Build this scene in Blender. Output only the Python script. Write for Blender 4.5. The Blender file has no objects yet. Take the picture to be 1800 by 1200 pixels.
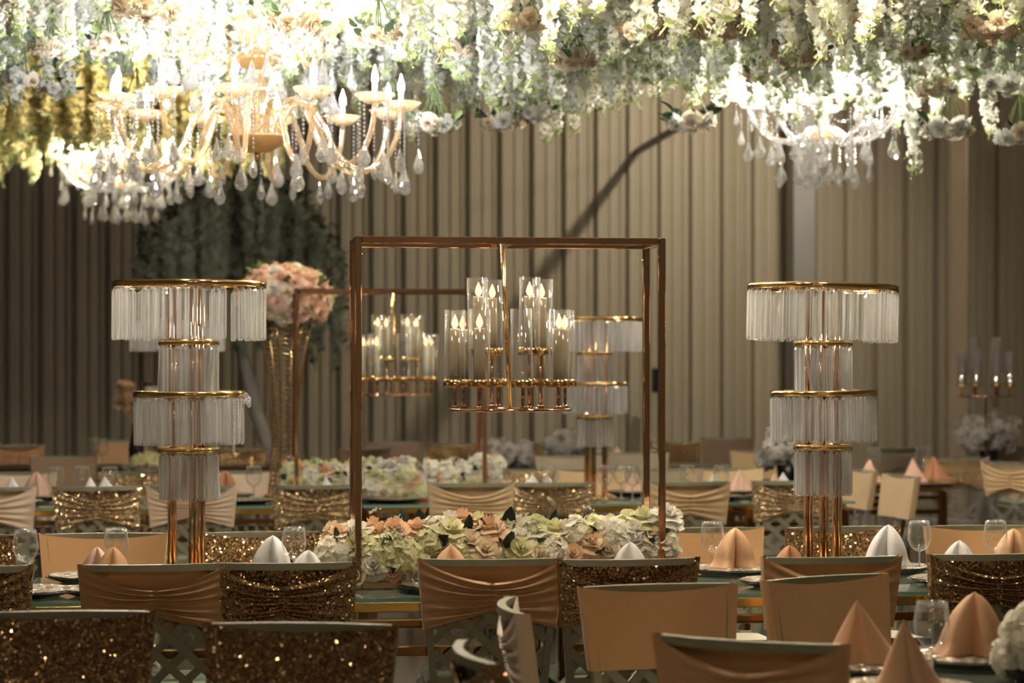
import bpy, math, random
from mathutils import Vector, Matrix
R = random.Random(7)
PI = math.pi
sc = bpy.context.scene
C = sc.collection
# ------------------------------------------------------------------ camera, world, light, exposure
F_PX, HOR, CAM_H, YAW = 4090.0, 648.0, 1.463, math.radians(7.5)
FWD = Vector((math.sin(YAW), math.cos(YAW), 0)); RGT = Vector((math.cos(YAW), -math.sin(YAW), 0))
cd = bpy.data.cameras.new('camera'); cam = bpy.data.objects.new('camera', cd); C.objects.link(cam)
cam.location = (0, 0, CAM_H); cam.rotation_euler = (PI / 2, 0, -YAW)
cd.sensor_width = 36.0; cd.lens = F_PX / 1800 * 36.0; cd.shift_y = (HOR - 600) / 1800
cd.clip_end = 200
cd.dof.use_dof = True; cd.dof.focus_distance = 7.45; cd.dof.aperture_fstop = 3.6
sc.camera = cam
w = bpy.data.worlds.new('hall_light'); sc.world = w; w.use_nodes = True
wb = w.node_tree.nodes['Background']; wb.inputs[0].default_value = (1.0, 0.86, 0.70, 1); wb.inputs[1].default_value = 0.05
sc.view_settings.view_transform = 'Standard'; sc.view_settings.look = 'None'
sc.view_settings.exposure = 0.32; sc.view_settings.gamma = 1.0; sc.view_settings.use_curve_mapping = False
sc.cycles.max_bounces = 5; sc.cycles.transparent_max_bounces = 20; sc.cycles.diffuse_bounces = 3
sc.cycles.glossy_bounces = 3; sc.cycles.transmission_bounces = 4; sc.cycles.use_adaptive_sampling = True; sc.cycles.adaptive_threshold = 0.15; sc.cycles.use_denoising = True
sc.cycles.caustics_reflective = False; sc.cycles.caustics_refractive = False; sc.cycles.sample_clamp_indirect = 6.0
BULB_W = 420.0          # emission of one candle bulb

def at(px, D, z=0.0):   # photo column and camera depth (m) -> a point in the hall
    p = FWD * D + RGT * ((px - 900) / F_PX * D)
    return Vector((p.x, p.y, z))
def zat(py, D): return CAM_H + (HOR - py) / F_PX * D
def row(px, Y):         # photo column -> point on the line y = Y
    D = Y / (math.cos(YAW) - (px - 900) / F_PX * math.sin(YAW))
    return at(px, D)

# flood lamp that washes the back wall, hung above the flower canopy
fl = bpy.data.lights.new('wall_flood_light', 'SPOT'); fl.energy = 420; fl.color = (1.0, 0.84, 0.62)
fl.spot_size = math.radians(110); fl.spot_blend = 0.9; fl.shadow_soft_size = 0.05
flo = bpy.data.objects.new('wall_flood_light', fl); C.objects.link(flo)
flo.location = at(1432, 20.9, 5.0)
flo.rotation_euler = (at(1080, 24.2, 2.2) - flo.location).to_track_quat('-Z', 'Y').to_euler()

# ------------------------------------------------------------------ materials
MATS = {}
def nodes(m):
    m.use_nodes = True
    return m.node_tree.nodes, m.node_tree.links
def pm(name, col, rough=0.5, metal=0.0, nscale=30.0, namt=0.12, bump=0.0, bscale=200.0, stretch=(1, 1, 1), **kw):
    m = bpy.data.materials.new(name); n, l = nodes(m); b = n['Principled BSDF']
    tc = n.new('ShaderNodeTexCoord'); mp = n.new('ShaderNodeMapping'); mp.inputs['Scale'].default_value = stretch
    l.new(tc.outputs['Object'], mp.inputs[0])
    no = n.new('ShaderNodeTexNoise'); no.inputs['Scale'].default_value = nscale; l.new(mp.outputs[0], no.inputs['Vector'])
    mx = n.new('ShaderNodeMix'); mx.data_type = 'RGBA'
    mx.inputs['A'].default_value = (*[c * (1 - namt) for c in col], 1); mx.inputs['B'].default_value = (*[min(1, c * (1 + namt)) for c in col], 1)
    l.new(no.outputs['Fac'], mx.inputs['Factor']); l.new(mx.outputs['Result'], b.inputs['Base Color'])
    b.inputs['Roughness'].default_value = rough; b.inputs['Metallic'].default_value = metal
    for k, v in kw.items(): b.inputs[k.replace('_', ' ')].default_value = v
    if bump:
        n2 = n.new('ShaderNodeTexNoise'); n2.inputs['Scale'].default_value = bscale; l.new(mp.outputs[0], n2.inputs['Vector'])
        bp = n.new('ShaderNodeBump'); bp.inputs['Strength'].default_value = bump; bp.inputs['Distance'].default_value = 0.01
        l.new(n2.outputs['Fac'], bp.inputs['Height']); l.new(bp.outputs[0], b.inputs['Normal'])
    MATS[name] = m
    return m
def sequin(name, col, scale=190.0, k=1.25, rough=0.13):
    m = bpy.data.materials.new(name); n, l = nodes(m); b = n['Principled BSDF']
    tc = n.new('ShaderNodeTexCoord'); vo = n.new('ShaderNodeTexVoronoi'); vo.inputs['Scale'].default_value = scale
    l.new(tc.outputs['Object'], vo.inputs['Vector'])
    s = n.new('ShaderNodeVectorMath'); s.operation = 'SUBTRACT'; s.inputs[1].default_value = (0.5, 0.5, 0.5); l.new(vo.outputs['Color'], s.inputs[0])
    sc_ = n.new('ShaderNodeVectorMath'); sc_.operation = 'SCALE'; sc_.inputs['Scale'].default_value = k; l.new(s.outputs[0], sc_.inputs[0])
    g = n.new('ShaderNodeNewGeometry'); ad = n.new('ShaderNodeVectorMath'); ad.operation = 'ADD'
    l.new(g.outputs['Normal'], ad.inputs[0]); l.new(sc_.outputs[0], ad.inputs[1])
    nm = n.new('ShaderNodeVectorMath'); nm.operation = 'NORMALIZE'; l.new(ad.outputs[0], nm.inputs[0]); l.new(nm.outputs[0], b.inputs['Normal'])
    sp = n.new('ShaderNodeSeparateColor'); l.new(vo.outputs['Color'], sp.inputs[0])
    mx = n.new('ShaderNodeMix'); mx.data_type = 'RGBA'; l.new(sp.outputs[0], mx.inputs['Factor'])
    mx.inputs['A'].default_value = (*[c * 0.75 for c in col], 1); mx.inputs['B'].default_value = (*[min(1, c * 1.15) for c in col], 1)
    l.new(mx.outputs['Result'], b.inputs['Base Color'])
    b.inputs['Roughness'].default_value = rough; b.inputs['Metallic'].default_value = 0.75
    MATS[name] = m
    return m
def crystal(name, tint=(1, 1, 1), clear=0.55, gloss=0.5, diff=(0.93, 0.92, 0.90), difw=0.1, rough=0.03, streak=0.0, edge=3.5, edgew=0.75, ed=0.0):
    """cut glass: light passes through, facets reflect, a little scatter inside"""
    m = bpy.data.materials.new(name); n, l = nodes(m); n.remove(n['Principled BSDF']); out = n['Material Output']
    tr = n.new('ShaderNodeBsdfTransparent'); tr.inputs[0].default_value = (*tint, 1)
    gl = n.new('ShaderNodeBsdfGlossy'); gl.inputs['Roughness'].default_value = rough; gl.inputs['Color'].default_value = (1, 1, 1, 1)
    df = n.new('ShaderNodeBsdfTranslucent'); df.inputs[0].default_value = (*diff, 1)
    d2 = n.new('ShaderNodeBsdfDiffuse'); d2.inputs[0].default_value = (*diff, 1)
    dm = n.new('ShaderNodeMixShader'); dm.inputs[0].default_value = 0.5; l.new(df.outputs[0], dm.inputs[1]); l.new(d2.outputs[0], dm.inputs[2])
    lw = n.new('ShaderNodeLayerWeight'); lw.inputs[0].default_value = 0.5
    fr = n.new('ShaderNodeMath'); fr.operation = 'POWER'; fr.inputs[1].default_value = edge; l.new(lw.outputs['Facing'], fr.inputs[0])
    ma = n.new('ShaderNodeMath'); ma.operation = 'MULTIPLY_ADD'; ma.use_clamp = True
    l.new(fr.outputs[0], ma.inputs[0]); ma.inputs[1].default_value = edgew; ma.inputs[2].default_value = gloss
    m1 = n.new('ShaderNodeMixShader'); l.new(ma.outputs[0], m1.inputs[0]); l.new(tr.outputs[0], m1.inputs[1]); l.new(gl.outputs[0], m1.inputs[2])
    m2 = n.new('ShaderNodeMixShader'); m2.inputs[0].default_value = difw
    l.new(m1.outputs[0], m2.inputs[1]); l.new(dm.outputs[0], m2.inputs[2])
    if ed:
        e1 = n.new('ShaderNodeMath'); e1.operation = 'POWER'; e1.inputs[1].default_value = 1.4 if streak else 3.0; l.new(lw.outputs['Facing'], e1.inputs[0])
        e2 = n.new('ShaderNodeMath'); e2.operation = 'MULTIPLY_ADD'; e2.inputs[1].default_value = ed; e2.inputs[2].default_value = difw
        l.new(e1.outputs[0], e2.inputs[0]); l.new(e2.outputs[0], m2.inputs[0])
    if streak:
        tc = n.new('ShaderNodeTexCoord'); mp = n.new('ShaderNodeMapping'); mp.inputs['Scale'].default_value = (1, 1, 0.02)
        oi = n.new('ShaderNodeObjectInfo'); l.new(tc.outputs['Object'], mp.inputs[0])
        no = n.new('ShaderNodeTexNoise'); no.noise_dimensions = '4D'; no.inputs['Scale'].default_value = 105; no.inputs['Detail'].default_value = 1
        l.new(mp.outputs[0], no.inputs['Vector'])
        mm = n.new('ShaderNodeMath'); mm.operation = 'MULTIPLY'; mm.inputs[1].default_value = 50; l.new(oi.outputs['Random'], mm.inputs[0]); l.new(mm.outputs[0], no.inputs['W'])
        mr = n.new('ShaderNodeMapRange'); mr.inputs[1].default_value = 0.42; mr.inputs[2].default_value = 0.60
        mr.inputs[3].default_value = max(0, difw - streak); mr.inputs[4].default_value = difw + streak
        l.new(no.outputs['Fac'], mr.inputs[0])
        if ed: l.new(mr.outputs[0], e2.inputs[2])
        else: l.new(mr.outputs[0], m2.inputs[0])
    l.new(m2.outputs[0], out.inputs[0]); MATS[name] = m
    return m
def petal(name, col, trans=0.4, nscale=60, namt=0.1):
    m = bpy.data.materials.new(name); n, l = nodes(m); n.remove(n['Principled BSDF']); out = n['Material Output']
    tc = n.new('ShaderNodeTexCoord'); no = n.new('ShaderNodeTexNoise'); no.inputs['Scale'].default_value = nscale; l.new(tc.outputs['Object'], no.inputs['Vector'])
    mx = n.new('ShaderNodeMix'); mx.data_type = 'RGBA'; l.new(no.outputs['Fac'], mx.inputs['Factor'])
    mx.inputs['A'].default_value = (*[c * (1 - namt) for c in col], 1); mx.inputs['B'].default_value = (*[min(1, c * (1 + namt)) for c in col], 1)
    d = n.new('ShaderNodeBsdfDiffuse'); t = n.new('ShaderNodeBsdfTranslucent')
    l.new(mx.outputs['Result'], d.inputs[0]); l.new(mx.outputs['Result'], t.inputs[0])
    m1 = n.new('ShaderNodeMixShader'); m1.inputs[0].default_value = trans; l.new(d.outputs[0], m1.inputs[1]); l.new(t.outputs[0], m1.inputs[2])
    l.new(m1.outputs[0], out.inputs[0]); MATS[name] = m
    return m
def emit(name, col, s):
    m = bpy.data.materials.new(name); n, l = nodes(m); n.remove(n['Principled BSDF'])
    e = n.new('ShaderNodeEmission'); e.inputs[0].default_value = (*col, 1); e.inputs[1].default_value = s
    l.new(e.outputs[0], n['Material Output'].inputs[0]); MATS[name] = m
    return m
pm('wall', (0.34, 0.30, 0.225), 0.55, 0.0, 3, 0.10, stretch=(1, 1, 0.15))
pm('column', (0.47, 0.38, 0.27), 0.5, 0.0, 4, 0.06)
pm('column_grey', (0.20, 0.20, 0.20), 0.5, 0.0, 4, 0.06)
pm('floor', (0.11, 0.10, 0.09), 0.12, 0.0, 2, 0.2)
pm('ceiling', (0.30, 0.27, 0.23), 0.8, 0.0, 2, 0.1)
pm('black_steel', (0.02, 0.02, 0.02), 0.4, 0.5, 10, 0.2)
pm('rose_gold', (0.62, 0.38, 0.24), 0.08, 1.0, 12, 0.08)
pm('gold', (0.85, 0.58, 0.26), 0.14, 1.0, 12, 0.08)
pm('table_gold', (0.80, 0.52, 0.16), 0.22, 1.0, 8, 0.1)
pm('bronze', (0.36, 0.18, 0.07), 0.2, 1.0, 8, 0.1)
pm('resin', (0.27, 0.26, 0.18), 0.35, 0.1, 20, 0.06)
pm('cushion', (0.50, 0.48, 0.40), 0.6, 0.0, 40, 0.05, 0.1, 300)
pm('tan', (0.53, 0.30, 0.135), 0.5, 0.0, 30, 0.06, 0.04, 500, Sheen_Weight=0.25)
pm('cream', (0.74, 0.56, 0.40), 0.5, 0.0, 30, 0.05, 0.04, 500, Sheen_Weight=0.25)
pm('ochre', (0.62, 0.44, 0.24), 0.5, 0.0, 30, 0.05, 0.04, 500, Sheen_Weight=0.25)
pm('brown', (0.24, 0.15, 0.09), 0.6, 0.0, 30, 0.06, 0.04, 500)
pm('taupe', (0.33, 0.27, 0.19), 0.6, 0.0, 30, 0.06, 0.04, 500)
sequin('sequin', (0.46, 0.29, 0.14)); sequin('sequin_shaded', (0.33, 0.20, 0.10), 200, 1.5, 0.12); sequin('sequin_pale', (0.80, 0.60, 0.36), 130)  # darkest copy has the dimmer light on the nearest chairs painted in
sequin('glitter', (0.36, 0.31, 0.23), 110, 1.4, 0.25)
pm('napkin_white', (0.83, 0.82, 0.82), 0.7, 0, 60, 0.03, 0.05, 600)
pm('napkin_peach', (0.78, 0.47, 0.27), 0.65, 0, 60, 0.05, 0.05, 600)
pm('napkin_pink', (0.80, 0.52, 0.40), 0.65, 0, 60, 0.05, 0.05, 600)
pm('napkin_rust', (0.52, 0.24, 0.12), 0.65, 0, 60, 0.05, 0.05, 600)
pm('charger', (0.012, 0.012, 0.016), 0.25, 0, 40, 0.2)
crystal('table_glass', (0.72, 0.85, 0.80), gloss=0.18, diff=(0.45, 0.52, 0.43), difw=0.2, rough=0.02)
pm('glass_edge', (0.16, 0.30, 0.27), 0.15, 0, 5, 0.1)
crystal('wine_glass', (0.98, 0.985, 0.985), gloss=0.08, difw=0.015, rough=0.02, edge=3.0, edgew=0.9, ed=0.55)
crystal('glass_rim', (0.98, 0.985, 0.985), gloss=0.35, difw=0.14, rough=0.05)
crystal('tube_glass', (0.985, 0.985, 0.985), gloss=0.03, difw=0.012, edge=4.0, edgew=0.9, ed=0.3)
crystal('prism', (0.97, 0.97, 0.97), gloss=0.14, difw=0.15, rough=0.04, streak=0.15, ed=0.9)
crystal('crystal', (0.95, 0.96, 0.98), gloss=0.42, difw=0.12, rough=0.02)
crystal('ghost_acrylic', (0.86, 0.87, 0.86), gloss=0.14, difw=0.14, rough=0.05, ed=0.3)
crystal('amber_glass', (1.0, 0.91, 0.78), gloss=0.28, diff=(0.85, 0.63, 0.40), difw=0.2, rough=0.06)
crystal('amber_bowl', (0.85, 0.66, 0.40), gloss=0.2, diff=(0.50, 0.34, 0.16), difw=0.5, rough=0.12)
petal('wisteria_white', (0.93, 0.94, 0.84), 0.5); petal('wisteria_warm_lit', (0.86, 0.78, 0.40), 0.45)  # the yellow is warm light on the far strands, put into their colour
petal('wisteria_green', (0.44, 0.47, 0.36), 0.35); petal('tip_green', (0.52, 0.60, 0.30), 0.3)
petal('rose_cream', (0.86, 0.74, 0.56), 0.25); petal('rose_peach', (0.90, 0.64, 0.44), 0.25)
petal('rose_yellow', (0.87, 0.84, 0.54), 0.3); petal('rose_white', (0.88, 0.86, 0.78), 0.3)
petal('hydrangea', (0.92, 0.88, 0.76), 0.3); petal('hydrangea_lime', (0.84, 0.84, 0.56), 0.3); petal('rose_cream_shaded', (0.70, 0.57, 0.42), 0.2); petal('rose_pink', (0.86, 0.60, 0.48), 0.25); petal('dusty', (0.58, 0.55, 0.51), 0.2)  # beige rose tone: shade on the cream bouquets, put into the colour
pm('leaf', (0.055, 0.10, 0.055), 0.5, 0, 30, 0.3); pm('leaf_dark', (0.012, 0.03, 0.03), 0.5, 0, 30, 0.3)
pm('stem', (0.16, 0.22, 0.07), 0.6, 0, 30, 0.2); pm('bark', (0.42, 0.40, 0.36), 0.8, 0, 20, 0.2)
pm('pampas', (0.52, 0.34, 0.18), 0.9, 0, 60, 0.2)
pm('candle_wax', (0.95, 0.86, 0.62), 0.5, 0, 10, 0.04, Subsurface_Weight=0.2)
emit('flame', (1.0, 0.62, 0.28), 2.2); emit('bulb', (0.95, 0.97, 1.0), BULB_W); emit('bulb_warm', (1.0, 0.91, 0.76), BULB_W * 3.2)
emit('globe', (1.0, 0.84, 0.62), 230); emit('fill_globe_dim', (1.0, 0.84, 0.62), 120); emit('fill_globe_soft', (1.0, 0.84, 0.62), 45); emit('fill_globe_canopy', (1.0, 0.95, 0.80), 150)  # emissions of the added, unseen fill globes
pm('sleeve', (0.75, 0.75, 0.78), 0.2, 0.6, 20, 0.05)

# ------------------------------------------------------------------ mesh builder
class M:
    def __init__(s): s.v = []; s.f = []; s.sm = []; s.mi = []
    def add(s, v, f, smooth=False, mi=0):
        o = len(s.v); s.v += [tuple(x) for x in v]
        s.f += [tuple(i + o for i in q) for q in f]; s.sm += [smooth] * len(f); s.mi += [mi] * len(f)
        return s
    def box(s, c, d, rot=None, mi=0, taper=1.0):
        hx, hy, hz = d[0] / 2, d[1] / 2, d[2] / 2
        v = [Vector((x * hx * (taper if z > 0 else 1), y * hy * (taper if z > 0 else 1), z * hz)) for z in (-1, 1) for y in (-1, 1) for x in (-1, 1)]
        if rot: v = [rot @ q for q in v]
        v = [q + Vector(c) for q in v]
        return s.add(v, [(0, 2, 3, 1), (4, 5, 7, 6), (0, 1, 5, 4), (2, 6, 7, 3), (0, 4, 6, 2), (1, 3, 7, 5)], False, mi)
    def rbox(s, c, d, r=0.01, mi=0):           # box with bevelled vertical+top edges (two inset rings)
        hx, hy, hz = d[0] / 2, d[1] / 2, d[2] / 2; rings = []
        for zz, ins in ((-hz, r), (-hz + r, 0), (hz - r, 0), (hz, r)):
            a, b = hx - ins, hy - ins; q = min(r * 1.5, a * .5, b * .5)
            rings.append([(-a + q, -b), (a - q, -b), (a, -b + q), (a, b - q), (a - q, b), (-a + q, b), (-a, b - q), (-a, -b + q)])
            rings[-1] = [(x + c[0], y + c[1], zz + c[2]) for x, y in rings[-1]]
        v = [p for rg in rings for p in rg]; f = []
        for k in range(3):
            for i in range(8): f.append((k * 8 + i, k * 8 + (i + 1) % 8, k * 8 + 8 + (i + 1) % 8, k * 8 + 8 + i))
        f += [tuple(range(7, -1, -1)), tuple(range(24, 32))]
        return s.add(v, f, False, mi)
    def bar(s, a, b, wd, th, up=(0, 0, 1), mi=0):
        a, b = Vector(a), Vector(b); d = (b - a); L = d.length; d.normalize(); u = Vector(up)
        x = d.cross(u); x = x.normalized() if x.length > 1e-5 else Vector((1, 0, 0)); y = x.cross(d).normalized()
        return s.box((a + b) / 2, (wd, th, L), Matrix((x, y, d)).transposed(), mi)
    def tube(s, pts, r, n=8, mi=0, cap=True, smooth=True):
        pts = [Vector(p) for p in pts]; rs = r if isinstance(r, (list, tuple)) else [r] * len(pts)
        v = []; prev = None
        for i, p in enumerate(pts):
            t = (pts[min(i + 1, len(pts) - 1)] - pts[max(i - 1, 0)]).normalized()
            if prev is None:
                a = Vector((1, 0, 0)) if abs(t.x) < 0.9 else Vector((0, 1, 0)); x = t.cross(a).normalized()
            else:
                x = (prev - t * prev.dot(t)).normalized()
            prev = x; y = t.cross(x)
            v += [p + (x * math.cos(2 * PI * k / n) + y * math.sin(2 * PI * k / n)) * rs[i] for k in range(n)]
        f = [(i * n + k, i * n + (k + 1) % n, (i + 1) * n + (k + 1) % n, (i + 1) * n + k) for i in range(len(pts) - 1) for k in range(n)]
        s.add(v, f, smooth, mi)
        if cap:
            o = len(s.v) - len(v); e = o + (len(pts) - 1) * n
            s.f += [tuple(o + k for k in range(n - 1, -1, -1)), tuple(e + k for k in range(n))]; s.sm += [False] * 2; s.mi += [mi] * 2
        return s
    def lathe(s, prof, n=16, c=(0, 0, 0), mi=0, smooth=True, lobes=0, lamp=0.0):
        v = []
        for r, z in prof:
            for k in range(n):
                a = 2 * PI * k / n; rr = r * (1 + lamp * math.cos(lobes * a))
                v.append((c[0] + rr * math.cos(a), c[1] + rr * math.sin(a), c[2] + z))
        f = [(i * n + k, i * n + (k + 1) % n, (i + 1) * n + (k + 1) % n, (i + 1) * n + k) for i in range(len(prof) - 1) for k in range(n)]
        return s.add(v, f, smooth, mi)
    def ball(s, c, r, n=6, m=4, mi=0, smooth=True, sq=(1, 1, 1)):
        pr = [(r * math.sin(PI * i / m) + 1e-5, -r * math.cos(PI * i / m)) for i in range(m + 1)]
        t = M(); t.lathe(pr, n, smooth=smooth)
        return s.add([(c[0] + x * sq[0], c[1] + y * sq[1], c[2] + z * sq[2]) for x, y, z in t.v], t.f, smooth, mi)
    def grid(s, fn, nu, nv, mi=0, smooth=True):
        v = [fn(i / nu, j / nv) for j in range(nv + 1) for i in range(nu + 1)]
        f = [(j * (nu + 1) + i, j * (nu + 1) + i + 1, (j + 1) * (nu + 1) + i + 1, (j + 1) * (nu + 1) + i) for j in range(nv) for i in range(nu)]
        return s.add(v, f, smooth, mi)
    def put(s, o, mat4):
        return_v = [mat4 @ Vector(p) for p in o.v]; k = len(s.v)
        s.v += [tuple(p) for p in return_v]; s.f += [tuple(i + k for i in q) for q in o.f]; s.sm += o.sm; s.mi += o.mi
        return s
    def mesh(s, name, nmat=1):
        me = bpy.data.meshes.new(name); me.from_pydata(s.v, [], s.f); me.update()
        me.polygons.foreach_set('use_smooth', s.sm); me.polygons.foreach_set('material_index', s.mi)
        for _ in range(nmat): me.materials.append(None)
        return me
def obj(name, m, mats, parent=None, loc=(0, 0, 0), rot=(0, 0, 0), scale=None):
    mats = mats if isinstance(mats, (list, tuple)) else [mats]
    me = m.mesh(name, len(mats)) if isinstance(m, M) else m
    o = bpy.data.objects.new(name, me); C.objects.link(o); o.parent = parent; o.location = loc; o.rotation_euler = rot
    if scale: o.scale = (scale,) * 3 if isinstance(scale, (int, float)) else scale
    for i, mt in enumerate(mats):
        if me.materials[i] is None: me.materials[i] = MATS[mt]
        elif me.materials[i] != MATS[mt]:
            o.material_slots[i].link = 'OBJECT'; o.material_slots[i].material = MATS[mt]
    return o
def tag(o, label, cat, group=None, kind=None):
    o['label'] = label; o['category'] = cat
    if group: o['group'] = group
    if kind: o['kind'] = kind
    return o
def thing(name, label, cat, loc=(0, 0, 0), rot=(0, 0, 0), group=None):
    o = bpy.data.objects.new(name, None); C.objects.link(o); o.location = loc; o.rotation_euler = rot; o.empty_display_size = 0.1
    return tag(o, label, cat, group)
def struct(name, m, mat, parent=None, loc=(0, 0, 0), rot=(0, 0, 0)):
    o = obj(name, m, mat, parent, loc, rot)
    if parent is None: o['kind'] = 'structure'
    return o

# ------------------------------------------------------------------ the hall
floor = struct('floor', M().add([(-30, -6, 0), (30, -6, 0), (30, 25.2, 0), (-30, 25.2, 0)], [(0, 1, 2, 3)]), 'floor')
YW = 24.2 * math.cos(YAW)
struct('ceiling', M().add([(-30, -6, 7), (30, -6, 7), (30, 25.2, 7), (-30, 25.2, 7)], [(3, 2, 1, 0)]), 'ceiling')
YR = -5.0
struct('wall_left', M().box((-11, 10, 3.5), (0.2, 31, 7)), 'wall')
struct('wall_right', M().box((13, 10, 3.5), (0.2, 31, 7)), 'wall')
struct('wall_front', M().box((0, YR - 0.1, 3.5), (40, 0.2, 7)), 'wall')
wall = struct('wall_back', M().box((0, YW + 0.16, 3.5), (60, 0.1, 7)), 'wall')
PW = 0.335
prof = [(0, 0.09), (0.03, 0.09), (0.05, 0.0), (0.125, 0.0), (0.14, 0.022), (0.165, 0.022), (0.18, 0.0), (0.235, 0.0), (0.25, 0.022), (0.275, 0.022), (0.29, 0.0), (0.315, 0.0), (PW, 0.09)]
pmsh = M()
pmsh.add([(x, y, z) for z in (0, 7) for x, y in prof], [(i, i + 1, len(prof) + i + 1, len(prof) + i) for i in range(len(prof) - 1)])
pme = pmsh.mesh('panel')
wp = row(8, YW)
for i in range(-14, 50):
    struct('panel', pme, 'wall', wall, (wp.x + i * PW, YW, 0))
c1 = at(1409, 23.2)
struct('trim_1', M().box((0, 0, 3.5), (0.20, 0.20, 7)).box((0, -0.11, 3.5), (0.22, 0.02, 7)), 'column_grey', None, (c1.x, c1.y, 0))
c2 = at(1681, 18.6)
struct('trim_2', M().rbox((0, 0, 3.5), (0.155, 0.155, 7), 0.012).box((0, 0, 0.06), (0.2, 0.2, 0.12)), 'column', None, (c2.x, c2.y, 0))
# black steel brace running from the wall up to a post of the canopy frame
pw = at(1117, 24.42, zat(268, 24.42)); pe = at(1185, 22.5, zat(228, 22.5)); pt = pw + (pe - pw) * 1.9
br = thing('steel_brace', 'black diagonal steel brace running from back wall up into flowers', 'brace', (pw.x, pw.y, 0))
o3 = Vector((pw.x, pw.y, 0))
obj('brace_bar', M().bar(pw - o3, pt - o3, 0.055, 0.055), 'black_steel', br)
obj('post', M().bar(Vector((pt.x, pt.y, pt.z - 0.06)) - o3, Vector((pt.x, pt.y, 7)) - o3, 0.06, 0.06, (0, 1, 0)), 'black_steel', br)
obj('wall_plate', M().rbox(pw - o3 + Vector((0, 0.01, 0)), (0.09, 0.04, 0.10), 0.01), 'black_steel', br)
# the flood lamp body
lb = thing('flood_lamp', 'black flood lamp hung above the flower canopy facing the wall', 'lamp', flo.location)
obj('housing', M().lathe([(0.02, 0.16), (0.09, 0.14), (0.11, 0.05), (0.115, 0.05)], 16), 'black_steel', lb, rot=flo.rotation_euler)
obj('bracket', M().bar((0, 0, 0.14), (0, 0, 7 - flo.location.z), 0.03, 0.03, (0, 1, 0)), 'black_steel', lb)
# fill globes added to brighten the hall, hung from the ceiling out of view
GL = M().ball((0, 0, 0), 0.12, 8, 6).mesh('fill_globe')
for i, (px, D, z, e) in enumerate([(100, 6.5, 3.5, 'fill_globe_dim'), (900, 6.5, 3.6, 'fill_globe_dim'), (1700, 6.6, 3.5, 'fill_globe_dim'), (450, 8.2, 3.3, 'globe'), (1100, 8.2, 3.3, 'globe'), (1750, 8.3, 3.3, 'globe'),
                                   (230, 12.6, 3.25, 'fill_globe_dim'), (1000, 12.75, 3.3, 'fill_globe_dim'), (1600, 12.75, 3.3, 'fill_globe_dim'), (1960, 18.5, 4.8, 'globe'), (-1500, 1.2, 2.9, 'fill_globe_soft'), (900, -1.2, 3.0, 'fill_globe_soft'), (5200, 1.2, 2.9, 'fill_globe_soft'),
                                   (60, 9.9, 3.38, 'fill_globe_canopy'), (700, 10.4, 3.38, 'fill_globe_canopy'), (930, 10.3, 3.38, 'fill_globe_canopy'), (1130, 10.4, 3.38, 'fill_globe_canopy'), (1290, 9.9, 3.38, 'fill_globe_canopy'), (1640, 10.4, 3.38, 'fill_globe_canopy'), (1800, 10.2, 3.38, 'fill_globe_canopy'), (1480, 10.0, 3.38, 'fill_globe_canopy')]):
    x, y, _ = at(px, D)
    t = thing('fill_lamp', 'round fill globe added out of view under the hall ceiling', 'lamp', (x, y, z), group='added fill globes of the hall')
    obj('fill_globe', GL, e, t); obj('cord', M().tube([(0, 0, 0.12), (0, 0, 7 - z)], 0.01, 6), 'black_steel', t)
    obj('cap', M().lathe([(0.001, 0.15), (0.05, 0.14), (0.055, 0.11), (0.05, 0.105)], 14), 'black_steel', t)
# small speaker box on the wall
p = at(1154, 23.9, zat(668, 23.9))
o = thing('wall_speaker', 'small black speaker box fixed low on the ribbed wall', 'speaker', p)
obj('cabinet', M().rbox((0, 0, 0), (0.085, 0.1, 0.25), 0.01), 'black_steel', o)
obj('grille', M().rbox((0, -0.055, 0), (0.07, 0.012, 0.22), 0.005), 'charger', o)

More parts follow.
